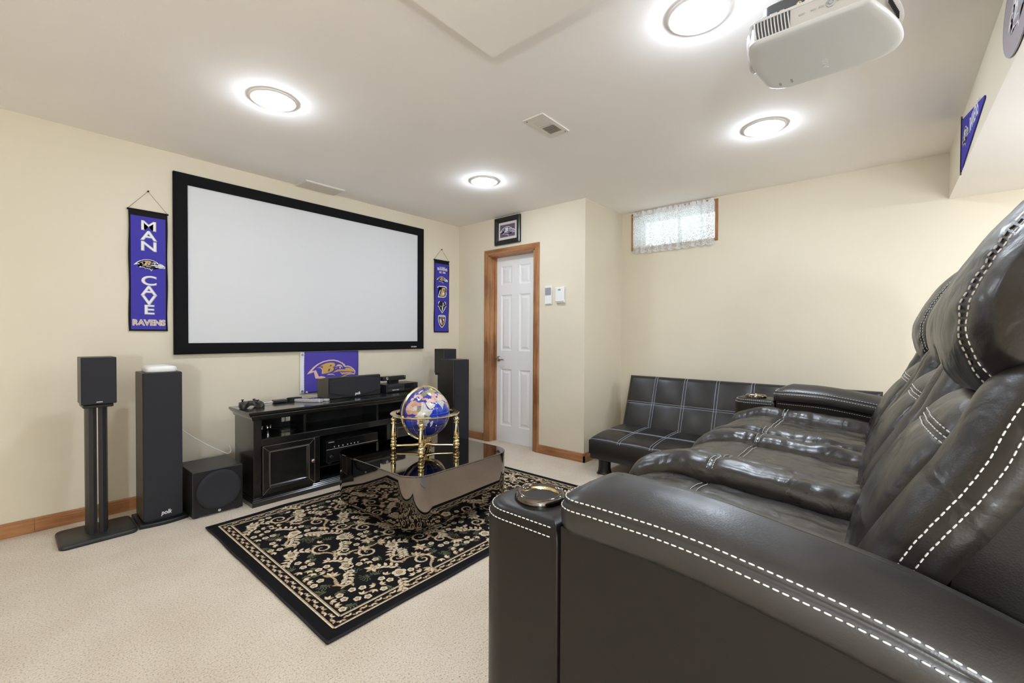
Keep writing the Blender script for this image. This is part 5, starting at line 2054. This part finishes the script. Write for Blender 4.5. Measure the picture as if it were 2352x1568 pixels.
def arm(x0, x1, outer_sign, nm):
    # body block below the pad, bull-nosed cup-holder block in front
    ya, yb = -0.36, 0.487
    body = None
    bm = bm_new()
    n = 26
    ys_ = [ya + (0.470 - ya) * i / n for i in range(n + 1)]
    inn = 0.006
    L0 = [(x0 + inn, y, PLZ + 0.03) for y in ys_]
    for xx in (0,):
        pass
    rings = []
    for y in ys_:
        zt = smooth_zs(y) - 0.050
        rings.append([(x0 + inn, y, PLZ + 0.03), (x1 - inn, y, PLZ + 0.03), (x1 - inn, y, zt), (x0 + inn, y, zt)])
    loft(bm, rings)
    body = obj('armrest', bm, 'leather_smooth', so, 30)
    # cup block
    bm = bm_new()
    rs = (0.075, 0.075, 0.004, 0.004)
    y1 = 0.700
    prf = [(0.004, PLZ + 0.03), (0.0, PLZ + 0.06), (0.0, 0.770), (0.002, 0.783), (0.004, 0.788), (0.0055, 0.790), (0.007, 0.793), (0.014, 0.800), (0.026, 0.804), (0.040, 0.805)]
    loft(bm, [[(x, y, z - 0.0) for x, y in outline(x0 + 0.002, x1 - 0.002, 0.4755, y1, rs, d, 18, 8)] for d, z in prf])
    cb = obj('cup_block', bm, 'leather_smooth', body, 40)
    bm = bm_new()
    for d, z in ((0.0006, 0.7800), (0.0078, 0.7955)):
        o = outline(x0 + 0.002, x1 - 0.002, 0.4755, y1, rs, d, 18, 8)
        o = [(p[0], p[1], z) for p in o if p[1] > 0.478]
        full = outline(x0 + 0.002, x1 - 0.002, 0.4755, y1, rs, d, 18, 8)
        ylo = min(p[1] for p in full) + 0.006
        keep = [p[1] > ylo for p in full]
        k0 = next(i for i in range(len(full)) if keep[i] and not keep[i - 1])
        seq = [full[(k0 + i) % len(full)] for i in range(len(full))]
        dashes(bm, [(p[0], p[1], z) for p in seq if p[1] > ylo], 0.0108, 0.72, 0.00115)
    stuff(obj('stitching', bm, 'stitch', cb))
    # cup holder
    cx, cy = (x0 + x1) / 2 - outer_sign * 0.003, 0.592
    bm = bm_new()
    lathe(bm, [(0.058, 0.803), (0.059, 0.807), (0.058, 0.812), (0.055, 0.818), (0.050, 0.8215), (0.045, 0.820), (0.042, 0.815), (0.0405, 0.806), (0.040, 0.800)], cx, cy, 48, cap=False)
    ch = obj('cup_holder', bm, 'chrome_dark', body, 60)
    bm = bm_new()
    lathe(bm, [(0.0428, 0.8165), (0.0412, 0.8135), (0.0405, 0.8105)], cx, cy, 40, cap=False)
    obj('inner_band', bm, 'brass', ch, 60)
    bm = bm_new()
    lathe(bm, [(0.0425, 0.8108), (0.0425, 0.8062)], cx, cy, 40)  # flat black disc standing in for the shaded depth of the well
    obj('cup_well_disc', bm, 'cabinet_dark', ch)
    # pad
    bm = bm_new()
    rs = (0.055, 0.055, 0.03, 0.03)
    prf = [(0.016, -0.058), (0.003, -0.054), (-0.003, -0.042), (-0.004, -0.024), (-0.002, -0.010), (0.001, -0.003), (0.0035, -0.0015), (0.0035, 0.0015), (0.003, 0.004), (0.008, 0.0105), (0.018, 0.0185), (0.034, 0.0265), (0.052, 0.0345), (0.070, 0.0410), (0.086, 0.0450), (0.099, 0.0465)]
    rings = []
    for d, dz in prf:
        ring = []
        for x, y in outline(x0, x1, ya, yb, rs, d):
            fr = max(0, (y - 0.40) / 0.087)
            z = smooth_zs(y) + dz * (1 - 0.28 * fr * (1 if dz > 0.004 else 0)) - 0.005 * fr ** 2
            z += 0.0012 * noise.noise(Vector((x * 12, y * 12, 1))) if dz > 0.004 else 0
            ring.append((x, y, z))
        rings.append(ring)
    loft(bm, rings)
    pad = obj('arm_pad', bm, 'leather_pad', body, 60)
    bm = bm_new()
    for d, dz in ((0.0050, 0.0085), (-0.0032, -0.0085)):
        o = outline(x0, x1, ya, yb, rs, d)
        pts = []
        for x, y in o:
            fr = max(0, (y - 0.40) / 0.087)
            pts.append((x, y, smooth_zs(y) + dz - 0.005 * fr ** 2))
        # start at the back so that the row runs unbroken round the front
        k0 = min(range(len(pts)), key=lambda i: pts[i][1])
        pts = pts[k0:] + pts[:k0]
        dashes(bm, pts, 0.0118, 0.70, 0.00125)
    stuff(obj('stitching', bm, 'stitch', pad))
    bm = bm_new()
    xi = x1 - inn if outer_sign < 0 else x0 + inn
    sgn_ = 1 if outer_sign < 0 else -1
    dashes(bm, [(xi + sgn_ * 0.0008, 0.462 - k * 0.02, smooth_zs(0.462 - k * 0.02) - 0.066) for k in range(38)], 0.0105, 0.72, 0.0012)
    stuff(obj('stitching', bm, 'stitch', body))
    return body


m_ = mat('chrome_dark', (0.16, 0.145, 0.13), 0.10, metal=1.0)
arm(AX0, AX1, -1, 'near')
arm(FX0, FX1, 1, 'far')

# base front and back shell
bm = bm_new()
box(bm, AX1 - 0.01, FX0 + 0.01, -0.30, 0.655, PLZ + 0.04, 0.60, 0.02, 3)
obj('sofa_base', bm, 'leather_smooth', so, 40)
for x in (0.76, 3.03):
    for y in (-0.28, 0.60):
        bm = bm_new()
        lathe(bm, [(0.024, PLZ), (0.030, PLZ + 0.045)], x, y, 14)
        obj('foot', bm, 'dark_slot', so)

SEATS = [(0.896, 1.562), (1.566, 2.230), (2.234, 2.897)]


def section_surface(bm, prof, x0, x1, depth, nx, seed, wr, seam_at=None, edge_pow=2.6, pucker=0.0, thick=0.10, wr_freq=(9, 6), mi=0, edge0=1.0, edge1=1.0):
    """a puffed leather section: prof = list of (y, z) along the cushion, swept in x, rounded towards both side seams"""
    n = len(prof)
    nor = []
    for i in range(n):
        a, b = prof[max(0, i - 1)], prof[min(n - 1, i + 1)]
        t = (b - a).normalized()
        nor.append(Vector((t.y, -t.x)))
    L = [0.0]
    for i in range(1, n):
        L.append(L[-1] + (prof[i] - prof[i - 1]).length)
    rows_ = []
    for j in range(nx + 1):
        s = j / nx
        e = abs(2 * s - 1)
        ek = edge0 if s < .5 else edge1
        dip = depth * ek * (1 - (1 - e ** edge_pow) ** (1 / edge_pow))
        x = x0 + (x1 - x0) * s
        row = []
        for i in range(n):
            l = L[i]
            v = Vector((x * wr_freq[0], l * wr_freq[1], seed))
            w = wr * noise.noise(v) + wr * 0.55 * noise.noise(v * 2.1 + Vector((noise.noise(v * 1.3), 0, 0)))
            if pucker:
                w -= pucker * e ** 2.5 * (0.5 + 0.5 * math.sin(l * 150 + 5 * noise.noise(Vector((l * 14, seed, s))))) * (0.5 + noise.noise(Vector((l * 6, seed + 3, 0))))
            if seam_at is not None:
                dl = (l - seam_at)
                w -= 0.0055 * math.exp(-(dl / 0.004) ** 2) + 0.004 * math.exp(-(dl / 0.020) ** 2)
            off = w - dip
            p = prof[i] + nor[i] * off
            row.append((x, p.x, p.y))
        rows_.append(row)
    inner0 = [(rows_[0][i][0] + 0.001, prof[i].x - nor[i].x * thick, prof[i].y - nor[i].y * thick) for i in range(n)]
    inner1 = [(rows_[-1][i][0] - 0.001, prof[i].x - nor[i].x * thick, prof[i].y - nor[i].y * thick) for i in range(n)]
    full = [inner0] + rows_ + [inner1]
    vr = loft(bm, full, False, False, False, mi)
    for k in (0,):
        for i in range(n - 1):
            bm.faces.new((vr[0][i], vr[-1][i], vr[-1][i + 1], vr[0][i + 1])).material_index = mi
    bm.faces.new([r[0] for r in vr])
    bm.faces.new([r[-1] for r in reversed(vr)])
    return rows_, L


def stitch_across(bm, rows_, L, at, gap=0.0075, lift=0.0012, j0=1, j1=None, r=0.0012, pitch=0.0105, lines=(-1, 1)):
    j1 = j1 or len(rows_) - 1
    for sg in lines:
        pts = []
        for j in range(j0, j1):
            l = at + sg * gap
            i = max(k for k in range(len(L)) if L[k] <= l)
            i = min(i, len(L) - 2)
            t = (l - L[i]) / (L[i + 1] - L[i])
            p = Vector(rows_[j][i]).lerp(Vector(rows_[j][i + 1]), t)
            q = Vector(rows_[j][i + 1]) - Vector(rows_[j][i])
            nrm = Vector((0, q.z, -q.y)).normalized()
            pts.append(p + nrm * lift)
        dashes(bm, pts, pitch, 0.74, r)


def prof2(pts, n):
    return [Vector((p.x, p.y)) for p in catmull([(a, b, 0) for a, b in pts], n)]


for si, (x0, x1) in enumerate(SEATS):
    dz = (0.0, -0.012, -0.014)[si]
    sc_ = thing if False else None
    seat = None
    w = x1 - x0
    secs = [(x0, x0 + w * 0.22, 0), (x0 + w * 0.22, x1 - w * 0.22, 1), (x1 - w * 0.22, x1, 2)]
    if si == 0:
        hz = (0.000, -0.018, 0.030)
    elif si == 1:
        hz = (0.016, -0.024, 0.004)
    else:
        hz = (0.012, -0.006, 0.028)
    for (a, b, kind) in secs:
        h = hz[kind] + dz
        pr = prof2([(0.700, 0.40), (0.712, 0.52), (0.705, 0.610 + h * .4), (0.672, 0.690 + h), (0.600, 0.742 + h), (0.500, 0.764 + h), (0.400, 0.760 + h), (0.290, 0.752 + h), (0.170, 0.744 + h), (0.060, 0.734 + h), (-0.06, 0.722 + h)], 92)
        bm = bm_new()
        Lc = 0
        # arc length position of the cross seam (y = 0.405 on the top)
        acc, at = 0.0, None
        for i in range(1, len(pr)):
            acc += (pr[i] - pr[i - 1]).length
            if at is None and i > 40 and pr[i].x < 0.408:
                at = acc
        rows_, L = section_surface(bm, pr, a, b, 0.052 if kind != 1 else 0.030, 26 if kind != 1 else 34, 11.3 + si * 5 + kind * 1.7, 0.0080 if kind != 1 else 0.0050, at,
                                   edge_pow=2.3 if kind != 1 else 3.2, pucker=0.010 if kind != 1 else 0.003, thick=0.12, wr_freq=(13, 8))
        sec = obj('seat_bolster' if kind != 1 else 'seat_cushion', bm, 'leather_soft', so, 180)
        bm = bm_new()
        stitch_across(bm, rows_, L, at, 0.0085, 0.0016, 2, len(rows_) - 2)
        stuff(obj('stitching', bm, 'stitch', sec))

# seat backs
for si, (x0, x1) in enumerate(SEATS):
    w = x1 - x0
    wb = 0.165
    secs = [(x0, x0 + wb, 0), (x0 + wb, x1 - wb, 1), (x1 - wb, x1, 2)]
    for (a, b, kind) in secs:
        f = 0.010 if kind == 1 else 0.0
        lum = 0.030 if kind == 1 else 0.006
        top = 1.100 if kind == 1 else 1.300
        if kind == 1:
            pts = [(0.055, 0.640), (0.060, 0.720), (0.044, 0.790), (0.016, 0.870), (-0.014, 0.930), (-0.052, 0.990), (-0.085, 1.038), (-0.135, 1.078), (-0.205, 1.10), (-0.26, 1.09)]
        else:
            pts = [(0.040, 0.640), (0.050, 0.730), (0.034, 0.790), (-0.008, 0.880), (-0.044, 0.945), (-0.074, 1.003), (-0.100, 1.066), (-0.124, 1.115), (-0.170, 1.160), (-0.225, 1.205), (-0.285, 1.235), (-0.335, 1.225)]
        pr = prof2(pts, 72)
        acc, at = 0.0, None
        for i in range(1, len(pr)):
            acc += (pr[i] - pr[i - 1]).length
            if at is None and pr[i].y > 1.003:
                at = acc
        bm = bm_new()
        rows_, L = section_surface(bm, pr, a, b, 0.062 if kind != 1 else 0.040, 24 if kind != 1 else 34, 41.3 + si * 5 + kind * 1.7, 0.0042, at if kind == 1 else None,
                                   edge_pow=2.1 if kind != 1 else 2.6, pucker=0.0012, thick=0.09, wr_freq=(10, 9),
                                   edge0=1.0, edge1=1.0)
        sec = obj('back_bolster' if kind != 1 else 'back_cushion', bm, 'leather_soft', so, 180)
        bm = bm_new()
        if kind == 1:
            stitch_across(bm, rows_, L, at, 0.0065, 0.0014, 1, len(rows_) - 1, r=0.0015, pitch=0.016)
            stitch_across(bm, rows_, L, at + 0.018, 0.0, 0.0014, 1, len(rows_) - 1, r=0.0015, pitch=0.016, lines=(1,))
        else:
            order = range(len(rows_)) if kind == 0 else range(len(rows_) - 1, -1, -1)
            for want in (0.008, 0.026):
                line = []
                for i in range(8, 62):
                    col_ = [Vector(rows_[j][i]) for j in order]
                    acc = 0.0
                    for p, q in zip(col_[:-1], col_[1:]):
                        l_ = (q - p).length
                        if acc + l_ >= want:
                            line.append(p.lerp(q, (want - acc) / l_) + Vector((-0.0012 if kind == 0 else 0.0012, 0.0008, 0.0004)))
                            break
                        acc += l_
                dashes(bm, line, 0.0118, 0.70, 0.00125)
        stuff(obj('stitching', bm, 'stitch', sec))
    # back shell
    bm = bm_new()
    sh = [(-0.015, 0.46), (-0.075, 0.86), (-0.170, 1.10), (-0.270, 1.34), (-0.330, 1.37), (-0.380, 1.34), (-0.36, 0.90), (-0.30, PLZ + 0.06), (-0.10, PLZ + 0.06)]
    prism(bm, sh, 'x', x0 + 0.012, x1 - 0.012)
    bmesh.ops.bevel(bm, geom=bm.edges[:], offset=0.012, segments=2, affect='EDGES')
    obj('back_shell', bm, 'leather_smooth', so, 40)

# headrests
HR = [(-0.121, 1.082), (-0.098, 1.118), (-0.086, 1.185), (-0.094, 1.247), (-0.130, 1.327), (-0.180, 1.405), (-0.235, 1.455), (-0.300, 1.462), (-0.350, 1.420), (-0.365, 1.340), (-0.340, 1.230), (-0.270, 1.120), (-0.180, 1.068)]
for si, (x0, x1) in enumerate(SEATS):
    a, b = x0 + 0.040, x1 - 0.040
    loop = catmull([(p[0], p[1], 0) for p in HR + [HR[0]]], 73)[:-1]
    for p in loop:
        p.x += (0.006, -0.018, -0.008)[si]
    cy = sum(p.x for p in loop) / len(loop)
    cz = sum(p.y for p in loop) / len(loop)
    bm = bm_new()
    nx = 44
    rings = []
    seamL, seamR = 0.125, 0.875
    for j in range(nx + 1):
        s = j / nx
        s = 0.5 - 0.5 * math.cos(PI * s)
        s = 0.02 + 0.96 * (0.45 * s + 0.55 * j / nx)
        e = abs(2 * s - 1)
        k = (1 - e ** 2.6) ** (1 / 2.6)
        k = 0.35 + 0.65 * k
        dip = 0.006 * (math.exp(-((s - seamL) / 0.016) ** 2) + math.exp(-((s - seamR) / 0.016) ** 2))
        x = a + (b - a) * s
        ring = []
        for q in loop:
            d = Vector((q.x - cy, q.y - cz))
            l = d.length
            v = Vector((x * 13, q.x * 9 + si, q.y * 9))
            wv = 0.0035 * noise.noise(v) + 0.002 * noise.noise(v * 2.2)
            pk = 0.0026 * math.exp(-((e - 0.62) / 0.16) ** 2) * math.sin(math.atan2(d.y, d.x) * 17 + 4 * noise.noise(v * .6))
            dd = d.normalized() * (l * (k * 0.92 + 0.08) + (wv + pk) - dip)
            ring.append((x, cy + dd.x, cz + dd.y))
        rings.append(ring)
    loft(bm, rings)
    hr = obj('headrest', bm, 'leather_soft', so, 180)
    bm = bm_new()
    for sm in (seamL, seamR):
        for dlt in (-0.020, 0.020):
            tgt = a + (b - a) * (sm + dlt)
            j = max(i for i in range(len(rings)) if rings[i][0][0] <= tgt)
            j = min(j, len(rings) - 2)
            t = (tgt - rings[j][0][0]) / (rings[j + 1][0][0] - rings[j][0][0])
            pts = []
            for i in range(len(loop)):
                p = Vector(rings[j][i]).lerp(Vector(rings[j + 1][i]), t)
                o_ = Vector((0, p.y - cy, p.z - cz)).normalized()
                pts.append(p + o_ * 0.0012 + Vector((-0.0008 if sm < .5 else 0.0008, 0, 0)))
            pts.append(pts[0])
            dashes(bm, pts, 0.0115, 0.66, 0.0014)
    stuff(obj('stitching', bm, 'stitch', hr))

# ------------------------------------------------------------------ futon along the window wall
fu = thing('sofa_bed', 'black tufted sofa bed with pale double seams against the window wall', 'futon', (3.5, 0.94, 0))
FY0, FY1 = 0.0, 1.880
NCOL = 7


def tufted(bm, org, u, v, n_, lu, lv, nu, nv, cu, cv, amp, thick):
    """a padded slab: org + u*lu x v*lv, normal n_, tufted into cu x cv cells"""
    def H(a, b):
        fa = abs(math.sin(PI * a * cu)) ** 0.55
        fb = abs(math.sin(PI * b * cv)) ** 0.55
        ed = min(1, min(a, 1 - a) * lu / 0.03) ** .5 * min(1, min(b, 1 - b) * lv / 0.03) ** .5
        return amp * fa * fb + 0.020 * ed
    T = []
    for j in range(nv + 1):
        T.append([bm.verts.new(org + u * (lu * i / nu) + v * (lv * j / nv) + n_ * (thick + H(i / nu, j / nv) - 0.020)) for i in range(nu + 1)])
    for j in range(nv):
        for i in range(nu):
            bm.faces.new((T[j][i], T[j][i + 1], T[j + 1][i + 1], T[j + 1][i]))
    edge = [T[0][i] for i in range(nu + 1)] + [T[j][nu] for j in range(1, nv + 1)] + [T[nv][i] for i in range(nu - 1, -1, -1)] + [T[j][0] for j in range(nv - 1, 0, -1)]
    low = []
    c = org + u * (lu / 2) + v * (lv / 2)
    for e in edge:
        p = e.co - n_ * (e.co - org).dot(n_)
        low.append(bm.verts.new(p))
    m = len(edge)
    for i in range(m):
        bm.faces.new((edge[i], low[i], low[(i + 1) % m], edge[(i + 1) % m]))
    bm.faces.new(low)

    def P(a, b, lift=0.0015):
        return org + u * (lu * a) + v * (lv * b) + n_ * (thick + H(a, b) - 0.020 + lift)
    return P


def seam_lines(P, cu, cv, lu, lv, parent, w=0.0024):
    bm = bm_new()
    for k in range(1, cu):
        for d in (-0.011, 0.011):
            tube(bm, [P(k / cu + d / lu, j / 40) for j in range(41)], w * .6, 5)
    for k in range(1, cv):
        for d in (-0.009, 0.009):
            tube(bm, [P(i / 140, k / cv + d / lv) for i in range(141)], w * .6, 5)
    return stuff(obj('stitching', bm, 'stitch_blue', parent))


# back: leaning slab
b0 = Vector((3.800, FY1, 0.300))
vb = Vector((0.185, 0, 0.500))
lb = vb.length
vb.normalize()
nb = Vector((-vb.z, 0, vb.x))
bm = bm_new()
Pb = tufted(bm, b0 + nb * (-0.085), Vector((0, -1, 0)), vb, nb, FY1 - FY0, lb, 168, 44, NCOL, 2, 0.012, 0.085)
bk = obj('backrest', bm, 'leather_futon', fu, 50)
seam_lines(Pb, NCOL, 2, FY1 - FY0, lb, bk)
# seat
s0 = Vector((3.205, FY1, 0.190))
bm = bm_new()
Pz = tufted(bm, s0, Vector((0, -1, 0)), Vector((1, 0, 0)), Vector((0, 0, 1)), FY1 - FY0, 0.600, 168, 48, NCOL, 2, 0.014, 0.142)
# crown the seat front slightly and round its front edge
for v in bm.verts:
    t = (v.co.x - 3.205) / 0.6
    if v.co.z > 0.25:
        v.co.z += 0.028 * math.sin(min(1, t * 1.6) * PI / 2) - 0.012
st = obj('seat', bm, 'leather_futon', fu, 50)
bm = bm_new()


def Ps(a, b, lift=0.0015):
    p = Pz(a, b, lift)
    p.z += 0.028 * math.sin(min(1, b * 1.6) * PI / 2) - 0.012
    return p


for k in range(1, NCOL):
    for d in (-0.011, 0.011):
        tube(bm, [Ps(k / NCOL + d / 1.88, j / 40) for j in range(41)], 0.0015, 5)
for d in (-0.009, 0.009):
    tube(bm, [Ps(i / 140, .5 + d / .6) for i in range(141)], 0.0015, 5)
tube(bm, [Ps(i / 140, 0.012) for i in range(141)], 0.0014, 5)
stuff(obj('stitching', bm, 'stitch_blue', st))
bm = bm_new()
box(bm, 3.212, 3.82, FY0 + 0.006, FY1 - 0.006, 0.146, 0.196, 0.008, 2)
obj('frame_band', bm, 'stand_paint', fu)
for (x, y) in ((3.335, 1.800), (3.335, 0.09), (3.74, 1.800), (3.74, 0.09)):
    bm = bm_new()
    lathe(bm, [(0.064, 0.0), (0.066, 0.006), (0.060, 0.014), (0.054, 0.030), (0.051, 0.06), (0.051, 0.150)], x, y, 28)
    lg = obj('leg', bm, 'black_satin', fu, 50)
    bm = bm_new()
    lathe(bm, [(0.066, 0.0005), (0.069, 0.002), (0.067, 0.0055)], x, y, 28)
    obj('glide_ring', bm, 'chrome', lg, 60)
bm = bm_new()
box(bm, 3.86, 3.94, FY0 + 0.25, FY1 - 0.25, 0.146, 0.40, 0.006, 1)
obj('back_support', bm, 'black_satin', fu)

# ------------------------------------------------------------------ projector
pj = thing('ceiling_projector', 'silver-grey projector hanging from the ceiling at upper right', 'projector', (1.78, 0.16, ZC))
JX0, JX1, JY0, JY1, JZ0, JZ1 = 1.597, 1.962, -0.045, 0.356, 2.126, 2.196


def proj_outline(d):
    # straight side towards the room, bowed front and rounded rear corners
    x0, x1, y0, y1 = JX0 + d, JX1 - d, JY0 + d, JY1 - d
    out = []
    r = 0.030
    # near-left front corner
    n = 8
    for k in range(n + 1):
        a = R_(180 - 90 * k / n)
        out.append((x0 + r + r * math.cos(a), y1 - r + r * math.sin(a) - 0.002))
    for k in range(1, 10):
        u = k / 10
        out.append((x0 + r + (x1 - 0.075 - x0 - r) * u, y1 - 0.002 + 0.014 * math.sin(PI * (0.10 + u * .9)) * (1 - 0 * u)))
    R2 = 0.075
    for k in range(n + 1):
        a = R_(90 - 90 * k / n)
        out.append((x1 - R2 + R2 * math.cos(a), y1 - R2 + R2 * math.sin(a)))
    arc = catmull([(JX1, 0.125, 0), (JX1, 0.070, 0), (JX1 - 0.010, 0.015, 0), (JX1 - 0.040, -0.022, 0), (JX1 - 0.090, -0.036, 0), (JX1 - 0.170, -0.028, 0), (JX1 - 0.260, -0.002, 0), (JX0 + 0.010, 0.036, 0)], 26)
    cxm, cym = (JX0 + JX1) / 2, 0.16
    for p in arc:
        v = Vector((cxm - p.x, cym - p.y))
        l = v.length
        out.append((p.x + v.x / l * d, p.y + v.y / l * d))
    out.append((x0 + 0.002, 0.042 + d))
    return out


bm = bm_new()
prf = [(0.030, JZ0 - 0.004), (0.012, JZ0 - 0.003), (0.004, JZ0), (0.0, JZ0 + 0.006), (0.001, JZ0 + 0.010)]
loft(bm, [[(x, y, z) for x, y in proj_outline(d)] for d, z in prf])
obj('bottom_shell', bm, 'projector_shell', pj, 40)
bm = bm_new()
loft(bm, [[(x, y, z) for x, y in proj_outline(d)] for d, z in ((0.006, JZ0 + 0.009), (0.006, JZ1 - 0.004))])
obj('side_wall', bm, 'projector_side', pj, 40)
bm = bm_new()
loft(bm, [[(x, y, z) for x, y in proj_outline(d)] for d, z in ((0.002, JZ1 - 0.005), (0.0, JZ1 - 0.001), (0.002, JZ1 + 0.003))])
obj('upper_lip', bm, 'projector_shell', pj, 40)
bm = bm_new()
loft(bm, [[(x, y, z) for x, y in proj_outline(d)] for d, z in ((0.035, JZ1), (0.035, JZ1 + 0.055), (0.06, JZ1 + 0.075))])
obj('upper_housing', bm, 'projector_dark', pj, 40)
# intake louvres at the front end of the side wall
bm = bm_new()
box(bm, JX0 + 0.003, JX0 + 0.0075, 0.235, 0.330, JZ0 + 0.011, JZ1 - 0.006)
lv = obj('louvre_recess', bm, 'projector_dark', pj)
for k in range(11):
    y = 0.236 + k * 0.0092
    bm = bm_new()
    sl = [(JX0 + 0.003 - 0.006 * math.sin(PI * u), y + 0.006 * u, JZ0 + 0.010 + (JZ1 - JZ0 - 0.015) * u) for u in [i / 6 for i in range(7)]]
    tube(bm, sl, 0.0022, 5)
    obj('louvre', bm, 'projector_shell', lv, 180)
for k in range(12):
    bm = bm_new()
    x, y = JX0 + 0.075 + k * 0.009, 0.012 - 0.028 * (0.4 + k / 14)
    box(bm, x - 0.0012, x + 0.0012, y - 0.002, y + 0.002, JZ0 + 0.014, JZ0 + 0.036)
    obj('vent_slot', bm, 'dark_slot', pj)
# buttons
for y, l in ((0.205, 0.016), (0.175, 0.013), (0.155, 0.013), (0.112, 0.013)):
    bm = bm_new()
    box(bm, JX0 + 0.003, JX0 + 0.007, y - l / 2, y + l / 2, JZ0 + 0.036, JZ0 + 0.041, 0.0015, 1)
    obj('button', bm, 'silver_plastic', pj)
bm = bm_new()
lathe(bm, [(0.011, JX0 + 0.007), (0.011, JX0 + 0.003), (0.008, JX0 + 0.002), (0.0075, JX0 + 0.005), (0.005, JX0 + 0.005), (0.004, JX0 + 0.0015), (0.001, JX0 + 0.0015)], origin=(0, 0.133, JZ0 + 0.0385), axis='x', n=20)
obj('control_pad', bm, 'silver_plastic', pj, 50)
# sockets on the recessed upper panel
for k in range(4):
    bm = bm_new()
    lathe(bm, [(0.007, JX0 + 0.036), (0.007, JX0 + 0.028), (0.004, JX0 + 0.028), (0.004, JX0 + 0.034)], origin=(0, 0.215 - k * 0.021, JZ1 + 0.020), axis='x', n=14)
    obj('jack', bm, 'jack_gold', pj, 50)
for k, (y, l) in enumerate(((0.262, 0.014), (0.285, 0.020), (0.312, 0.016), (0.115, 0.022), (0.085, 0.016))):
    bm = bm_new()
    box(bm, JX0 + 0.031, JX0 + 0.037, y - l / 2, y + l / 2, JZ1 + 0.012, JZ1 + 0.025, 0.001, 1)
    obj('socket', bm, 'silver_plastic', pj)
# lens barrel on the bowed front
bm = bm_new()
lathe(bm, [(0.066, JY1 - 0.03), (0.066, JY1 + 0.018), (0.062, JY1 + 0.024), (0.050, JY1 + 0.022), (0.045, JY1 + 0.012), (0.040, JY1 + 0.008)], origin=(1.770, 0, JZ0 + 0.070), axis='y', n=36)
ln = obj('lens_barrel', bm, 'projector_shell', pj, 50)
bm = bm_new()
lathe(bm, [(0.046, JY1 + 0.010), (0.03, JY1 + 0.017), (0.002, JY1 + 0.019)], origin=(1.770, 0, JZ0 + 0.070), axis='y', n=30)
obj('lens', bm, 'lens_glass', ln, 180)
# mount
bm = bm_new()
box(bm, 1.70, 1.84, 0.09, 0.24, JZ1 + 0.070, JZ1 + 0.086, 0.004, 1)
obj('mount_plate', bm, 'white_plastic', pj)
bm = bm_new()
lathe(bm, [(0.024, JZ1 + 0.08), (0.024, ZC - 0.012)], 1.77, 0.165, 24)
obj('mount_pole', bm, 'white_plastic', pj, 60)
bm = bm_new()
lathe(bm, [(0.060, ZC), (0.060, ZC - 0.008), (0.050, ZC - 0.014), (0.024, ZC - 0.016)], 1.77, 0.165, 32)
obj('ceiling_flange', bm, 'white_plastic', pj, 60)
MS = plane_matrix((1.862, 0.168, JZ0 - 0.0043), (1, 0, 0), (0, -1, 0))
text_mesh('SONY', 0.023, MS, 'badge', 'print_white', pj, ext=0.0005, offset=0.0003)
MS = plane_matrix((1.905, 0.308, JZ0 - 0.0042), (1, 0, 0), (0, -1, 0))
text_mesh('1080', 0.012, MS, 'lettering', 'grey_plastic', pj, ext=0.0003)
MS = plane_matrix((1.905, 0.272, JZ0 - 0.0042), (1, 0, 0), (0, -1, 0))
text_mesh('HDMI', 0.011, MS, 'lettering', 'grey_plastic', pj, ext=0.0003)

# ------------------------------------------------------------------ pennants on the soffit face
pn = thing('pennant', 'triangular purple team pennant hanging on the soffit above the sofa', 'pennant', (3.2, YS, 2.2))
MP = plane_matrix((3.545, YS + 0.002, 2.265), (-1, 0, 0), (0, 0, 1))
bm = bm_new()
flat_poly(bm, MP, [(0.0, 0.142), (0.745, -0.030), (0.745, -0.044), (0.0, -0.145)], 0, 0.004)
obj('pennant_cloth', bm, 'purple_cloth', pn)
bm = bm_new()
flat_poly(bm, MP, [(-0.018, 0.150), (0.004, 0.148), (0.004, -0.150), (-0.018, -0.150)], 0, 0.006)
obj('pennant_edge', bm, 'cloth_black', pn)
bm = bm_new()
tube(bm, [MP @ Vector((-0.01, -0.165, 0.004)), MP @ Vector((-0.01, 0.165, 0.004))], 0.004, 6)
obj('tie_cord', bm, 'cord_brown', pn)
bird('emblem', pn, MP @ Matrix.Translation((0.155, 0.0, 0.0042)), 0.235, ['print_white', 'print_black', 'print_white', 'print_grey', 'print_white'])
text_mesh('RAVENS', 0.105, MP @ Matrix.Translation((0.455, -0.012, 0.0044)), 'lettering', 'print_white', pn, offset=0.001, sx=0.72)
op = thing('oval_plaque', 'faded plum oval banner with bird head emblem high on the soffit', 'banner', (2.15, YS, 2.25))
MO = plane_matrix((2.17, YS + 0.002, 2.282), (-1, 0, 0), (0, 0, 1))
bm = bm_new()
el = [(0.235 * math.cos(2 * PI * i / 40), 0.150 * math.sin(2 * PI * i / 40)) for i in range(40)]
flat_poly(bm, MO, el, 0, 0.004)
obj('plaque_field', bm, 'faded_plum', op)
bm = bm_new()
tube(bm, [MO @ Vector((x, y, 0.003)) for x, y in el + el[:1]], 0.003, 6)
obj('plaque_rim', bm, 'print_grey', op, 180)
bird('emblem', op, MO @ Matrix.Translation((0.0, -0.02, 0.0042)), 0.30, ['print_white', 'faded_plum', 'print_white', 'print_grey', 'print_white'])
text_mesh('RAVENS', 0.060, MO @ Matrix.Translation((0.0, 0.085, 0.0044)), 'lettering', 'print_white', op, offset=0.001)
